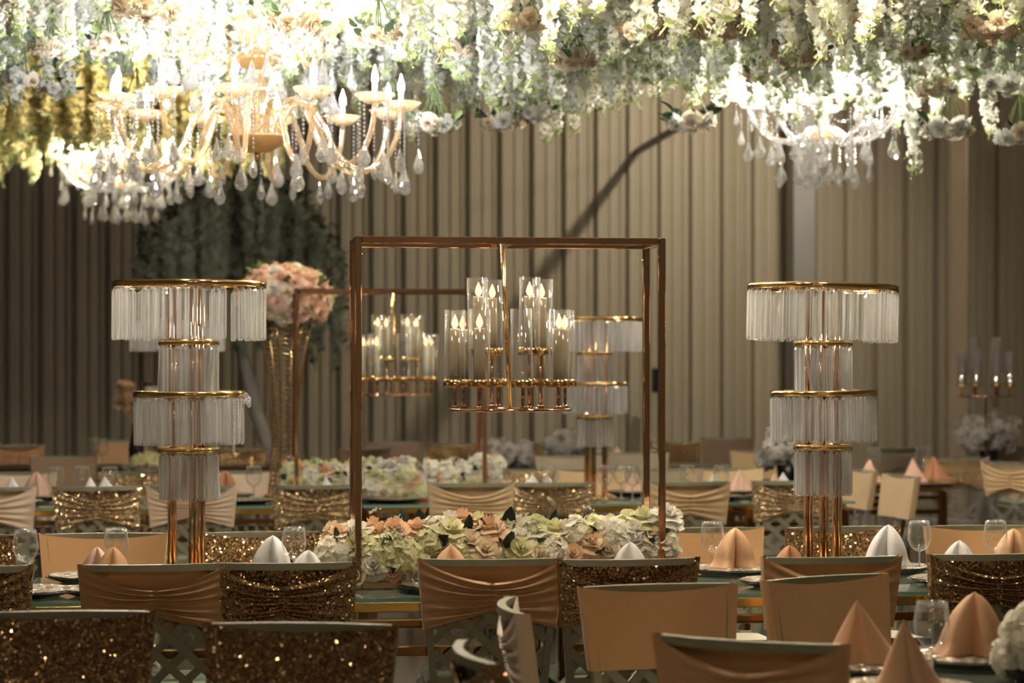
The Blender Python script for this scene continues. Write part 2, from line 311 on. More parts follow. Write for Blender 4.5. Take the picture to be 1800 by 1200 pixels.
# ------------------------------------------------------------------ chairs (origin on the floor, sitter looks along +y)
def yb(z): return -0.19 - (z - 0.45) * 0.16                 # back lean
def xs(z): return 0.168 + (z - 0.45) * 0.088                # stile half width
def bow(x, z): return -0.035 * (1 - (x / 0.21) ** 2) * max(0, (z - 0.45) / 0.42)
ME = {}
def chair_meshes():
    m = M(); m.rbox((0, 0, 0.447), (0.41, 0.40, 0.034), 0.014); ME['seat'] = m.mesh('seat')
    ME['cushion'] = M().rbox((0, 0.0, 0.485), (0.385, 0.375, 0.045), 0.02).mesh('cushion')
    for s_, k in ((-1, 'l'), (1, 'r')):
        ME['fleg' + k] = M().tube([(s_ * 0.17, 0.165, 0.43), (s_ * 0.175, 0.175, 0.2), (s_ * 0.18, 0.18, 0)], [0.02, 0.016, 0.013], 8).mesh('leg')
        ME['rleg' + k] = M().tube([(s_ * 0.17, -0.185, 0.44), (s_ * 0.172, -0.2, 0.22), (s_ * 0.178, -0.235, 0)], [0.018, 0.016, 0.013], 8).mesh('leg')
        ME['stile' + k] = M().bar((s_ * xs(0.44), yb(0.44), 0.44), (s_ * xs(0.868), yb(0.868), 0.868), 0.022, 0.026, (0, 1, 0)).mesh('stile')
    m = M(); n = 10; pts = []
    for i in range(n + 1):
        x = -0.207 + 0.414 * i / n; pts.append(Vector((x, yb(0.87) + bow(x, 0.87), 0.872)))
    v = []
    for p_ in pts: v += [p_ + Vector((0, -0.011, -0.011)), p_ + Vector((0, 0.011, -0.011)), p_ + Vector((0, 0.011, 0.009)), p_ + Vector((0, -0.011, 0.009))]
    f = [(i * 4 + a, i * 4 + (a + 1) % 4, i * 4 + 4 + (a + 1) % 4, i * 4 + 4 + a) for i in range(n) for a in range(4)] + [(3, 2, 1, 0), tuple(n * 4 + a for a in range(4))]
    m.add(v, f, False); ME['rail'] = m.mesh('top_rail')
    ME['lower_rail'] = M().bar((-xs(0.5), yb(0.5), 0.5), (xs(0.5), yb(0.5), 0.5), 0.02, 0.02).mesh('lower_rail')
    ME['slats'] = []
    for sgn in (-1, 1):
        for c in (-0.22, -0.13, -0.04, 0.05, 0.14, 0.23, 0.32):           # lines z = 0.52 + c + sgn*x*1.0
            pts = []
            for i in range(60):
                x = -0.2 + 0.4 * i / 59; z = 0.56 + c + sgn * x * 0.95
                if 0.5 <= z <= 0.80 and abs(x) < xs(z) - 0.004: pts.append((x, z))
            if len(pts) < 4: continue
            m = M(); q = [pts[round(j * (len(pts) - 1) / 4)] for j in range(5)]
            P = [Vector((x, yb(z) + bow(x, z) + sgn * 0.004, z)) for x, z in q]; v = []
            dn = Vector((-sgn * 0.95, 0, 1)).normalized() * 0.0125
            for p_ in P: v += [p_ - dn + Vector((0, -.004, 0)), p_ - dn + Vector((0, .004, 0)), p_ + dn + Vector((0, .004, 0)), p_ + dn + Vector((0, -.004, 0))]
            m.add(v, [(i * 4 + a, i * 4 + (a + 1) % 4, i * 4 + 4 + (a + 1) % 4, i * 4 + 4 + a) for i in range(4) for a in range(4)] + [(3, 2, 1, 0), (16, 17, 18, 19)])
            ME['slats'].append(m.mesh('slat'))
    for var in range(3):                                      # stretch band: gathered behind, plain in front
        rr = random.Random(var + 3); ph = [rr.uniform(0, 6) for _ in range(4)]; zb = 0.655 + var * 0.008; ng = 5 + var
        def rear(u, v):
            x = (u * 2 - 1); a = abs(x); g = (1 - a) ** 1.0
            top = 0.884 - 0.075 * g ** 0.9 - 0.012 * math.sin(PI * a); bot = zb + 0.055 * g
            z = bot + (top - bot) * v
            fold = math.sin(v * 2 * PI * ng + ph[0] + x * 1.3 + 0.5 * math.sin(x * 4 + ph[1])) * 0.008 * min(1, g * 1.8) * (0.25 if a < 0.03 else 1)
            fold += math.sin(v * 2 * PI * (ng - 2) + ph[2] + (2 if x > 0 else 0)) * 0.003 * math.sin(PI * a)
            X = x * (xs(z) + 0.017); pin = 0.010 * math.exp(-(x / 0.05) ** 2)
            return (X, yb(z) + bow(X, z) - 0.019 + fold + pin, z)
        def front(u, v):
            x = u * 2 - 1; g = 1 - x * x
            top = 0.884 - 0.020 * g; z = zb - 0.002 + (top - zb) * v; X = x * (xs(z) + 0.017)
            return (X, yb(z) + bow(X, z) * 0.75 + 0.018 + 0.0015 * math.sin(x * 5 + v * 3 + ph[3]), z)
        m = M(); m.grid(rear, 40, 44); m.grid(front, 14, 8)
        for e in (0, 1):
            m.grid(lambda u, v, e=e: tuple(Vector(rear(e, v)).lerp(Vector(front(e, v)), u) + Vector(((e * 2 - 1) * 0.004 * math.sin(PI * u), 0, 0))), 3, 8)
        ME['band%d' % var] = m.mesh('stretch_band')
    # tall plain band for the chairs seen from the front
chair_meshes()
NCH = [0]
def chair(px, D, rotdeg, band, label, group, frame='resin', tilt=0.0, slats=True, ghost=False, sx=1.0):
    """rotdeg: turn about the vertical from 'back towards the camera'; 180 = sitter faces the camera"""
    p_ = at(px, D)
    t = thing('banquet_chair', label, 'chair', (p_.x, p_.y, 0), (0, 0, math.radians(rotdeg) - YAW * 0), group)
    # shift so the back rest (not the seat) stands at the given spot
    off = Matrix.Rotation(t.rotation_euler.z, 3, 'Z') @ Vector((0, 0.25, 0)); t.location = Vector((p_.x, p_.y, 0)) + off
    t.scale = (sx, sx, 1)
    fr = 'ghost_acrylic' if ghost else frame
    obj('seat', ME['seat'], fr, t)
    if not ghost: obj('cushion', ME['cushion'], 'cushion', t)
    for k in ('flegl', 'flegr', 'rlegl', 'rlegr'): obj('leg', ME[k], fr, t)
    for k in 'lr': obj('stile', ME['stile' + k], fr, t)
    obj('top_rail', ME['rail'], fr, t); obj('lower_rail', ME['lower_rail'], fr, t)
    if slats:
        for s_ in (ME['slats'][::2] if ghost else ME['slats']): obj('slat', s_, fr, t)
    NCH[0] += 1
    if band:
        b_ = obj('stretch_band', ME['band%d' % (NCH[0] % 3)], band, t)
        b_['label'] = ('gold sequin' if 'sequin' in band else band) + ' stretch band around the chair back'
    return t
G1, G2, G3, G0 = 'chairs along the near side of the candle table', 'chairs along the far side of the candle table', 'chairs of the table rows behind', 'chairs of the nearest tables'
D1 = lambda px, Y: Y / (math.cos(YAW) - (px - 900) / F_PX * math.sin(YAW))
YF1 = 7.1 * math.cos(YAW)
for px, rot, band, dy, lab in [
    (-76, 0, 'sequin', 0, 'gold sequin banded chair cut off by the left edge, middle row'),
    (271, 2, 'tan', 0, 'tan satin banded chair in front of the left crystal stand'),
    (498, -3, 'sequin', 0, 'gold sequin banded chair backing on the white napkins left of the candle frame'),
    (862, -2, 'tan', 0.06, 'tan satin banded chair before the middle of the long flower box'),
    (1104, 3, 'sequin', 0.0, 'gold sequin banded chair before the right end of the flower box'),
    (1461, 1, 'tan', 0.0, 'tan satin banded chair in front of the right crystal stand legs'),
    (1748, 4, 'sequin', 0.05, 'gold sequin banded chair at the right edge behind the nearest wine glass')]:
    chair(px, D1(px, YF1 + dy), rot, band, lab, G1)
YB1 = 8.4 * math.cos(YAW)
for px, rot, band, dy, lab in [
    (-82, 176, 'sequin', 0, 'gold sequin chair at far left edge behind the tall wine glass'),
    (182, 180, 'tan', 0, 'plain tan chair facing us behind the wine glass left of the crystal stand'),
    (458, 183, 'sequin', 0, 'gold sequin chair facing us behind the white napkins'),
    (1238, 182, 'tan', 0, 'plain tan chair facing us at the right end of the flower box'),
    (1482, 187, 'sequin', 0, 'gold sequin chair facing us behind the legs of the right crystal stand'),
    (1728, 178, 'tan', 0, 'plain tan chair facing us behind two wine glasses at right')]:
    chair(px, D1(px, YB1 + dy), rot, band, lab, G2)
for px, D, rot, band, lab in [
    (108, 5.56, 178, 'sequin_shaded', 'large shade-toned gold sequin chair in the bottom left corner'),
    (528, 5.30, 168, 'sequin_shaded', 'large shade-toned gold sequin chair low in front, left of centre'),
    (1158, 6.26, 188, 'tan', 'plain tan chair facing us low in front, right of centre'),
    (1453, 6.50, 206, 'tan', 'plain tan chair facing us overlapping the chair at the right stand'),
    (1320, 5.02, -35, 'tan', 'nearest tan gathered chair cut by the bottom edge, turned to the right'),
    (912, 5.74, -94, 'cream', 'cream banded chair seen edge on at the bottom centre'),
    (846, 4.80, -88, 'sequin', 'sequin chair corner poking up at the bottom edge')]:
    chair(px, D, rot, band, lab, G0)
YF2 = 11.82 * math.cos(YAW)
for px, rot, band, dy, lab in [
    (-18, 0, 'cream', 0, 'cream gathered chair at the left edge, second row'),
    (172, 2, 'sequin_pale', 0, 'pale sequin gathered chair beside the left crystal stand, second row'),
    (337, -2, 'cream', 0, 'cream gathered chair seen through the left stand legs'),
    (556, 1, 'sequin_pale', 0, 'pale sequin gathered chair left of the candle frame, second row'),
    (828, 0, 'ochre', 0.1, 'ochre gathered chair inside the candle frame, left one'),
    (968, -3, 'sequin_pale', 0.1, 'pale sequin gathered chair inside the candle frame, right one'),
    (1210, 3, 'ochre', 0.1, 'ochre gathered chair just right of the candle frame'),
    (1396, -8, 'sequin_pale', 0.1, 'pale sequin gathered chair behind the legs of the right stand')]:
    chair(px, D1(px, YF2 + dy), rot, band, lab, G3)
YB2 = 13.45 * math.cos(YAW)
for px, rot, band, lab in [
    (28, 180, 'cream', 'plain cream chair facing us behind the left wine glasses'),
    (242, 184, 'sequin_pale', 'pale sequin chair facing us behind the left crystal stand'),
    (420, 180, 'cream', 'plain cream chair facing us right of the left crystal stand'),
    (905, 178, 'sequin_pale', 'pale sequin chair facing us behind white napkins inside candle frame'),
    (1040, 180, 'ochre', 'plain ochre chair facing us under the far right crystal stand'),
    (1170, 182, 'taupe', 'taupe chair facing us between the right posts of the candle frame'),
    (1275, 178, 'ochre', 'plain ochre chair far side right of the candle frame')]:
    chair(px, D1(px, YB2), rot, band, lab, G3, slats=False)
for px, D, rot, band, gh, lab in [
    (28, 17.9, 20, 'tan', 0, 'far tan chair against the wall at the left edge'),
    (112, 15.5, 186, 'brown', 0, 'brown banded chair behind the three left wine glasses'),
    (212, 19.0, 200, 'tan', 0, 'far tan chair left of the left crystal stand by the wall'),
    (300, 16.0, 10, 'brown', 0, 'brown chair behind the lowest tier of the left stand'),
    (418, 17.0, 170, 'sequin', 0, 'dim sequin chair between left stand and gold vase'),
    (640, 17.2, 30, 'brown', 0, 'small brown chair right of the tall gold vase'),
    (690, 18.6, 180, 'brown', 0, 'small dark brown chair behind the rear flower box'),
    (798, 18.2, 176, 'sequin', 0, 'dim sequin chair behind the rear flower box'),
    (980, 18.4, 180, 'sequin', 0, 'dim sequin chair left of the far right crystal stand'),
    (1000, 15.6, 170, 'taupe', 0, 'taupe chair below the far right crystal stand'),
    (1185, 18.6, 184, 'sequin', 0, 'dim sequin chair beside the right post of the candle frame'),
    (1120, 16.2, 176, 'taupe', 0, 'taupe chair below the speaker box'),
    (1278, 19.6, 160, 'brown', 0, 'dark brown chair near the wall left of the right stand'),
    (1336, 16.6, 184, 'ochre', 0, 'ochre chair behind the pink napkin left of the right stand'),
    (1578, 17.4, 4, 'taupe', 0, 'taupe gathered chair right of the right stand by the wall'),
    (1582, 12.7, 97, 'ochre', 1, 'clear chair with plain ochre band turned sideways right of right stand'),
    (1512, 13.4, 95, 'ochre', 1, 'clear chair with ochre band half hidden by the right stand'),
    (1682, 15.2, 8, 'ochre', 1, 'clear chair with gathered ochre band before the brown pillar'),
    (1780, 14.6, -52, 'ochre', 1, 'clear chair with ochre band turned away at the right edge'),
    (1790, 17.4, 180, 'taupe', 0, 'taupe chair by the white tree at the right edge')]:
    chair(px, D, rot, band, lab, G3, slats=bool(gh), ghost=bool(gh))

# ------------------------------------------------------------------ tables
def table(name, x0, x1, yc, label, depth=0.86, z=0.76, drops=False, dark=False):
    cx = (x0 + x1) / 2; L = x1 - x0
    t = thing(name, label, 'table', (cx, yc, 0), group='long glass dining tables')
    gl = obj('glass_top', M().rbox((0, 0, z - 0.007), (L, depth, 0.013), 0.002), 'charger' if dark else 'table_glass', t)
    ed = M()
    for sy in (-1, 1): ed.box((0, sy * (depth / 2 + 0.0008), z - 0.007), (L, 0.0016, 0.0125))
    for sx_ in (-1, 1): ed.box((sx_ * (L / 2 + 0.0008), 0, z - 0.007), (0.0016, depth, 0.0125))
    if not dark: obj('polished_edge', ed, 'glass_edge', gl)
    fw, fd = L - 0.10, depth - 0.10
    for sy in (-1, 1):
        obj('apron', M().rbox((0, sy * fd / 2, z - 0.031), (fw, 0.035, 0.032), 0.003), 'table_gold', t)
        obj('rail', M().rbox((0, sy * fd / 2, z - 0.082), (fw, 0.028, 0.024), 0.003), 'bronze', t)
        obj('rail', M().rbox((0, sy * fd / 2, z - 0.168), (fw, 0.028, 0.030), 0.003), 'bronze', t)
    for sx_ in (-1, 1):
        obj('apron', M().rbox((sx_ * fw / 2, 0, z - 0.031), (0.035, fd, 0.032), 0.003), 'table_gold', t)
        for sy in (-1, 1):
            obj('leg', M().rbox((sx_ * fw / 2, sy * fd / 2, (z - 0.047) / 2), (0.05, 0.05, z - 0.047), 0.004), 'bronze', t)
    if drops:
        n = int(fw / 0.05); dm = ME.get('drop') or M().lathe([(0.001, 0), (0.012, -0.012), (0.015, -0.04), (0.009, -0.062), (0.001, -0.07)], 6, smooth=False).mesh('crystal_drop'); ME['drop'] = dm
        for k in range(n): obj('crystal_drop', dm, 'crystal', t, (-fw / 2 + (k + 0.5) * fw / n, -fd / 2, z - 0.094))
    return t
YT1 = 7.62 * math.cos(YAW); YT2 = 12.54 * math.cos(YAW)
xa = row(30, YT1 - 0.4).x
table('dining_table', xa, xa + 1.62, YT1, 'glass dining table carrying the left crystal stand')
table('dining_table', xa + 1.63, xa + 3.25, YT1, 'glass dining table carrying the candle frame and flower box')
table('dining_table', xa + 3.26, xa + 4.88, YT1, 'glass dining table carrying the right crystal stand')
xb = row(-60, YT2 - 0.4).x
table('dining_table', xb, xb + 2.0, YT2, 'rear glass table with crystal drops behind the left stand', drops=True)
table('dining_table', xb + 2.01, xb + 4.0, YT2, 'rear glass table with crystal drops carrying the second candle frame', drops=True)
table('dining_table', xb + 4.01, xb + 4.62, YT2, 'rear glass table behind the right crystal stand')
p = at(1480, 5.45)
table('dining_table', p.x - 0.12, p.x + 1.6, p.y, 'nearest glass table with peach napkins in the bottom right corner')
p = at(1440, 14.5); table('dining_table', p.x - 0.75, p.x + 0.72, p.y, 'black topped table behind the clear chairs', dark=True)
p = at(150, 16.8); table('dining_table', p.x - 1.2, p.x + 1.4, p.y, 'dark topped table by the wall at far left', dark=True)
p = at(960, 16.9); table('dining_table', p.x - 1.0, p.x + 1.3, p.y, 'dark topped table by the wall behind the candle frame', dark=True)

# ------------------------------------------------------------------ tableware
ME['foot'] = M().lathe([(0.001, 0.0), (0.034, 0.0), (0.034, 0.002), (0.010, 0.006), (0.0042, 0.014), (0.0036, 0.05), (0.004, 0.074)], 20).mesh('stem')
ME['bowl'] = M().lathe([(0.004, 0.074), (0.018, 0.080), (0.032, 0.094), (0.040, 0.116), (0.0405, 0.135), (0.037, 0.16), (0.0345, 0.178), (0.0335, 0.1785), (0.036, 0.16), (0.0392, 0.135)], 24).mesh('bowl')
ME['rim'] = M().lathe([(0.0328, 0.1775), (0.0346, 0.1772), (0.0349, 0.1788), (0.0338, 0.1798), (0.0328, 0.1788)], 24).mesh('rim')
ZT = 0.761
def wine_glass(px, D, label, group='wine glasses', k=1.0, z=ZT):
    t = thing('wine_glass', label, 'wine glass', at(px, D, z), group=group)
    t.scale = (k, k, k)
    bw = obj('bowl', ME['bowl'], 'wine_glass', t); obj('rim', ME['rim'], 'glass_rim', bw); obj('stem', ME['foot'], 'glass_rim', t)
ME['plate'] = M().lathe([(0.001, 0.004), (0.10, 0.004), (0.11, 0.0), (0.120, 0.004), (0.160, 0.017), (0.165, 0.020), (0.162, 0.021), (0.118, 0.009), (0.001, 0.008)], 36).mesh('charger_plate')
gm = M(); gm.lathe([(0.001, 0.0255), (0.150, 0.0255), (0.155, 0.023), (0.150, 0.0205)], 48, lobes=24, lamp=0.012); ME['mat'] = gm.mesh('glitter_mat')
def charger(px, D, label, z=ZT):
    t = thing('charger_plate', label, 'plate', at(px, D, z), group='black charger plates')
    obj('plate', ME['plate'], 'charger', t); obj('glitter_mat', ME['mat'], 'glitter', t)
def napkin_mesh(kind, rr):
    h = rr.uniform(0.108, 0.125); wx = rr.uniform(0.055, 0.066); ph = rr.uniform(-0.15, 0.15)
    def fn(u, v):
        a = u * 2 * PI - PI / 2; x, y = math.cos(a), math.sin(a)
        if kind == 'bishop':
            r = (1 - v ** 2.1) ** 0.72 * (1 - 0.06 * v) + 0.015
            cr = 1 - 0.80 * math.exp(-((((u + 0.5) % 1) - 0.5) / 0.055) ** 2) * (1 - 0.3 * v)
            ridge = 1 + 0.09 * math.cos(6 * a + ph) * (1 - v)
            flare = 1 + 0.16 * max(0, 0.16 - v) / 0.16
        else:
            r = (1 - v) ** 0.95 + 0.012; cr = 1 - 0.45 * math.exp(-((((u + 0.5) % 1) - 0.5) / 0.06) ** 2); ridge = 1 + 0.12 * math.cos(4 * a) + 0.10 * math.cos(3 * a + 1 + ph * 6) * (1 - v); flare = 1 + 0.1 * (1 - v) ** 4
        return (x * wx * r * cr * ridge * flare + ph * 0.05 * v, y * wx * 0.8 * r * cr * ridge * flare, h * v)
    m = M(); m.grid(fn, 40, 14)
    return m.mesh('folded_napkin')
NR = random.Random(5)
NAPM = {k: [napkin_mesh(k, NR) for _ in range(3)] for k in ('bishop', 'tent')}
NN = [0]
def napkin(px, D, mat, label, kind='bishop', z=ZT + 0.026, rot=None, k=1.0):
    NN[0] += 1
    o = obj('folded_napkin', NAPM[kind][NN[0] % 3], mat, None, at(px, D, z), (0, 0, -YAW + (NR.uniform(-0.4, 0.4) if rot is None else rot)), k)
    return tag(o, label, 'napkin', 'folded napkins')
DF = lambda px: D1(px, (7.38) * math.cos(YAW)); DB = lambda px: D1(px, 7.86 * math.cos(YAW))
for px, f, mat, lab in [
    (40, 0, None, 'at the left edge beside the tall glass'), (196, 0, 'napkin_peach', 'left of the left stand, front seat'),
    (538, 0, 'napkin_white', 'under the glass left of the candle frame'), (790, 0, 'napkin_peach', 'before the flower box, centre'),
    (1105, 0, 'napkin_white', 'before the right end of the flower box'), (1385, 0, 'napkin_rust', 'beside the right stand legs'),
    (1684, 0, 'napkin_white', 'right of the right stand, near side'),
    (168, 1, 'napkin_pink', 'before the far tan chair at left'), (476, 1, 'napkin_white', 'before the far sequin chair left of centre'),
    (1290, 1, 'napkin_peach', 'behind the wine glass right of the candle frame'), (1558, 1, 'napkin_white', 'right of the right stand legs, far side'),
    (1778, 1, 'napkin_peach', 'behind the rightmost wine glass')]:
    D = DB(px) if f else DF(px)
    charger(px, D, 'black charger plate with glitter mat ' + lab)
    if mat: napkin(px, D, mat, mat.split('_')[1] + ' folded napkin ' + lab, rot=0.25 if px == 1290 else None, k=0.72 if px == 168 else 1.12 if f else 1.0)
for px, D, lab in [(45, 7.55, 'tall wine glass at the left edge of the candle table'), (204, 7.62, 'wine glass before the tan chair left of the left stand'),
                   (517, 7.66, 'wine glass between two white napkins left of the candle frame'), (1252, 7.95, 'wine glass right of the candle frame before the peach napkin'),
                   (1616, 8.0, 'wine glass right of the white napkin by the right stand'), (1750, 8.02, 'rightmost wine glass on the candle table')]:
    wine_glass(px, D, lab)
# nearest table
for px, D, mat, lab in [(1512, 5.38, 'napkin_peach', 'half hidden by the nearest tan chair'), (1708, 5.52, 'napkin_peach', 'beside the nearest wine glass'), (1592, 4.98, 'napkin_peach', 'cut by the bottom edge')]:
    charger(px, D, 'black charger plate on the nearest table, ' + lab)
    napkin(px, D, mat, 'peach folded napkin ' + lab, k=1.18, kind='tent' if px in (1512, 1592) else 'bishop')
wine_glass(1638, 5.22, 'nearest wine glass in the bottom right corner')
# second row settings
D2F = lambda px: D1(px, 12.32 * math.cos(YAW)); D2B = lambda px: D1(px, 12.82 * math.cos(YAW))
for px, b, mat, kind, lab in [(22, 0, 'napkin_white', 'tent', 'at the far left of the second row'), (62, 1, 'napkin_pink', 'bishop', 'beside the white one at far left'),
    (160, 0, 'napkin_white', 'tent', 'behind pale sequin chair, left of a pair'), (186, 0, 'napkin_white', 'tent', 'behind pale sequin chair, right of a pair'),
    (395, 1, 'napkin_rust', 'bishop', 'just right of the left stand lowest tier'), (574, 0, 'napkin_white', 'tent', 'before the rear flower box left end'),
    (938, 0, 'napkin_white', 'tent', 'inside the candle frame, larger of the pair'), (962, 0, 'napkin_white', 'tent', 'inside the candle frame, smaller of the pair'),
    (1116, 1, 'napkin_pink', 'tent', 'among the glasses by the frame posts'), (1256, 0, 'napkin_white', 'tent', 'right of the ochre chair, second row'),
    (1300, 1, 'napkin_pink', 'tent', 'large one left of the right stand'), (1362, 0, 'napkin_pink', 'tent', 'left of the right stand bottom tier'), (1378, 0, 'napkin_white', 'tent', 'touching the right stand bottom tier')]:
    D = D2B(px) if b else D2F(px)
    napkin(px, D, mat, mat.split('_')[1] + ' folded napkin ' + lab, kind, k=1.0)
    if px not in (186, 962, 1378): charger(px, D, 'black charger plate with glitter mat ' + lab)
for px in (430, 690): charger(px, D2F(px), 'black charger plate with glitter mat on second row ' + ('beside the gold vase' if px == 430 else 'before the rear flower box'))
for px, D, lab in [(98, 12.2, 'leftmost of three wine glasses in the second row'), (144, 12.25, 'middle of three wine glasses in the second row'), (193, 12.2, 'rightmost of three wine glasses by the left stand'),
    (446, 12.3, 'wine glass between left stand and gold vase'), (628, 12.1, 'wine glass behind the left post of the candle frame'), (967, 12.3, 'wine glass behind white napkins inside the candle frame'), (1064, 12.4, 'wine glass under the far right stand, leftmost of a cluster'),
    (1092, 12.55, 'wine glass second from left in the cluster by the frame posts'), (1112, 12.35, 'wine glass third from left in the cluster by the frame posts'), (1128, 12.5, 'wine glass rightmost in the cluster by the frame posts'),
    (1208, 12.45, 'wine glass above the ochre gathered chair'), (1268, 12.4, 'wine glass before the white napkin right of the ochre chair')]:
    wine_glass(px, D, lab, 'wine glasses on the second row', 1.05)
for px, D, lab in [(1338, 14.35, 'far round wine glass left of the right stand'), (1535, 14.6, 'far wine glass right of the right stand'), (1622, 14.75, 'far wine glass left of the brown pillar'), (180, 16.5, 'far wine glass on the dark table at left'), (165, 16.7, 'second far wine glass on the dark table at left'),
                   (1150, 16.95, 'far wine glass beside the candle frame on a dark table')]:
    wine_glass(px, D, lab, 'far wine glasses', 1.15)
for px, D, mat, lab in [(1528, 14.35, 'napkin_pink', 'pink napkin on the black table right of the right stand'), (1606, 14.4, 'napkin_pink', 'pink napkin on the black table behind a clear chair'), (1642, 14.75, 'napkin_rust', 'rust napkin near the brown pillar'), (1085, 16.6, 'napkin_pink', 'pink napkin on the dark table below far stand')]:
    napkin(px, D, mat, lab, 'tent', k=1.25, z=ZT + 0.003)

# ------------------------------------------------------------------ flowers
def petal_m(m, phi, wid, r0, r1, h, z0, curl, rr, nu=4, nv=3):
    tw = rr.uniform(-0.15, 0.15)
    def fn(u, v):
        uu = u * 2 - 1; a = phi + uu * wid * (0.55 + 0.45 * math.sin(PI * min(1, v * 0.75 + 0.1))) + tw * v
        r = r0 + (r1 - r0) * v ** 1.3; z = z0 + h * (v - 0.10 * v * uu * uu * 2) - curl * max(0, v - 0.6) ** 2 * 6
        r += curl * max(0, v - 0.6) * 0.9
        return (r * math.cos(a), r * math.sin(a), z)
    m.grid(fn, nu, nv)
def rose_mesh(seed):
    rr = random.Random(seed); m = M()
    for n_, r0, r1, h, z0, curl, wd in ((3, 0.05, 0.15, 0.62, 0.34, 0.0, 1.1), (4, 0.10, 0.30, 0.66, 0.25, 0.03, 0.9), (5, 0.16, 0.50, 0.62, 0.15, 0.10, 0.78), (6, 0.2, 0.72, 0.50, 0.06, 0.2, 0.68), (5, 0.2, 0.92, 0.34, 0.0, 0.3, 0.66)):
        o = rr.uniform(0, 6)
        for k in range(n_): petal_m(m, o + k * 2 * PI / n_, wd * rr.uniform(0.9, 1.15), r0, r1 * rr.uniform(0.92, 1.06), h, z0, curl, rr)
    m.lathe([(0.001, 0.0), (0.3, 0.06), (0.42, 0.2), (0.3, 0.5)], 8)
    return m.mesh('rose')
def hyd_mesh(seed):
    rr = random.Random(seed); m = M(); n = 72
    for i in range(n):
        zz = 1 - 1.5 * (i + 0.5) / n; ra = math.sqrt(max(0, 1 - zz * zz)); a = i * 2.39996
        nrm = Vector((ra * math.cos(a), ra * math.sin(a), zz)); tl = (nrm + Vector((rr.uniform(-.6, .6), rr.uniform(-.6, .6), rr.uniform(-.4, .6)))).normalized()
        q = tl.to_track_quat('Z', 'Y').to_matrix().to_4x4(); q.translation = nrm * rr.uniform(0.66, 0.96)
        t = M(); o = rr.uniform(0, 6); up = rr.uniform(0.02, 0.12)
        for k in range(4):
            b = o + k * PI / 2; c_, s_ = math.cos(b), math.sin(b); w_ = 0.17; L = 0.30
            t.add([(0, 0, 0), (c_ * L * .55 - s_ * w_, s_ * L * .55 + c_ * w_, up), (c_ * L, s_ * L, up * 0.4), (c_ * L * .55 + s_ * w_, s_ * L * .55 - c_ * w_, up)], [(0, 3, 2), (0, 2, 1)], False)
        m.put(t, q)
    m.ball((0, 0, -0.1), 0.5, 7, 5)
    return m.mesh('hydrangea')
ROSE = [rose_mesh(i) for i in range(4)]; HYD = [hyd_mesh(i + 9) for i in range(3)]
lm = M(); lm.grid(lambda u, v: ((u - 0.5) * 0.5 * math.sin(PI * min(0.98, v * 0.93 + 0.05)), v, 0.12 * math.sin(v * 2.4) - 0.25 * abs(u - 0.5) * -0.6), 2, 4); LEAF = lm.mesh('leaf')
sm_ = M(); rr = random.Random(2)
for i in range(9):
    a, b = rr.uniform(0, 6.28), rr.uniform(0.2, 0.9); e = Vector((math.cos(a) * b * 0.6, math.sin(a) * b * 0.6, 1 - 0.3 * b))
    sm_.tube([(0, 0, 0), e * 0.6 + Vector((0, 0, .1)), e], 0.015, 4); sm_.ball(e, 0.07, 5, 4, mi=1)
SPRIG = sm_.mesh('berry_sprig', 2)
def bloom(parent, pos, nrm, size, rr, mats=None, kind=None):
    e = Vector(nrm).to_track_quat('Z', 'Y').to_euler(); e.rotate_axis('Z', rr.uniform(0, 6.28))
    k = kind or rr.choices(('rose', 'hydrangea'), (0.72, 0.28))[0]
    if k == 'rose': return obj('rose', rr.choice(ROSE), rr.choice(mats), parent, pos, e, size)
    return obj('hydrangea', rr.choice(HYD), 'dusty' if mats == ['dusty'] else 'hydrangea_lime' if mats and 'rose_yellow' in mats and rr.random() < 0.45 else 'hydrangea', parent, pos, e, size)
def leaf(parent, pos, nrm, size, rr, mat='leaf_dark'):
    e = Vector(nrm).to_track_quat('Y', 'Z').to_euler(); e.rotate_axis('Y', rr.uniform(0, 6.28))
    return obj('leaf', LEAF, mat, parent, pos, e, size)
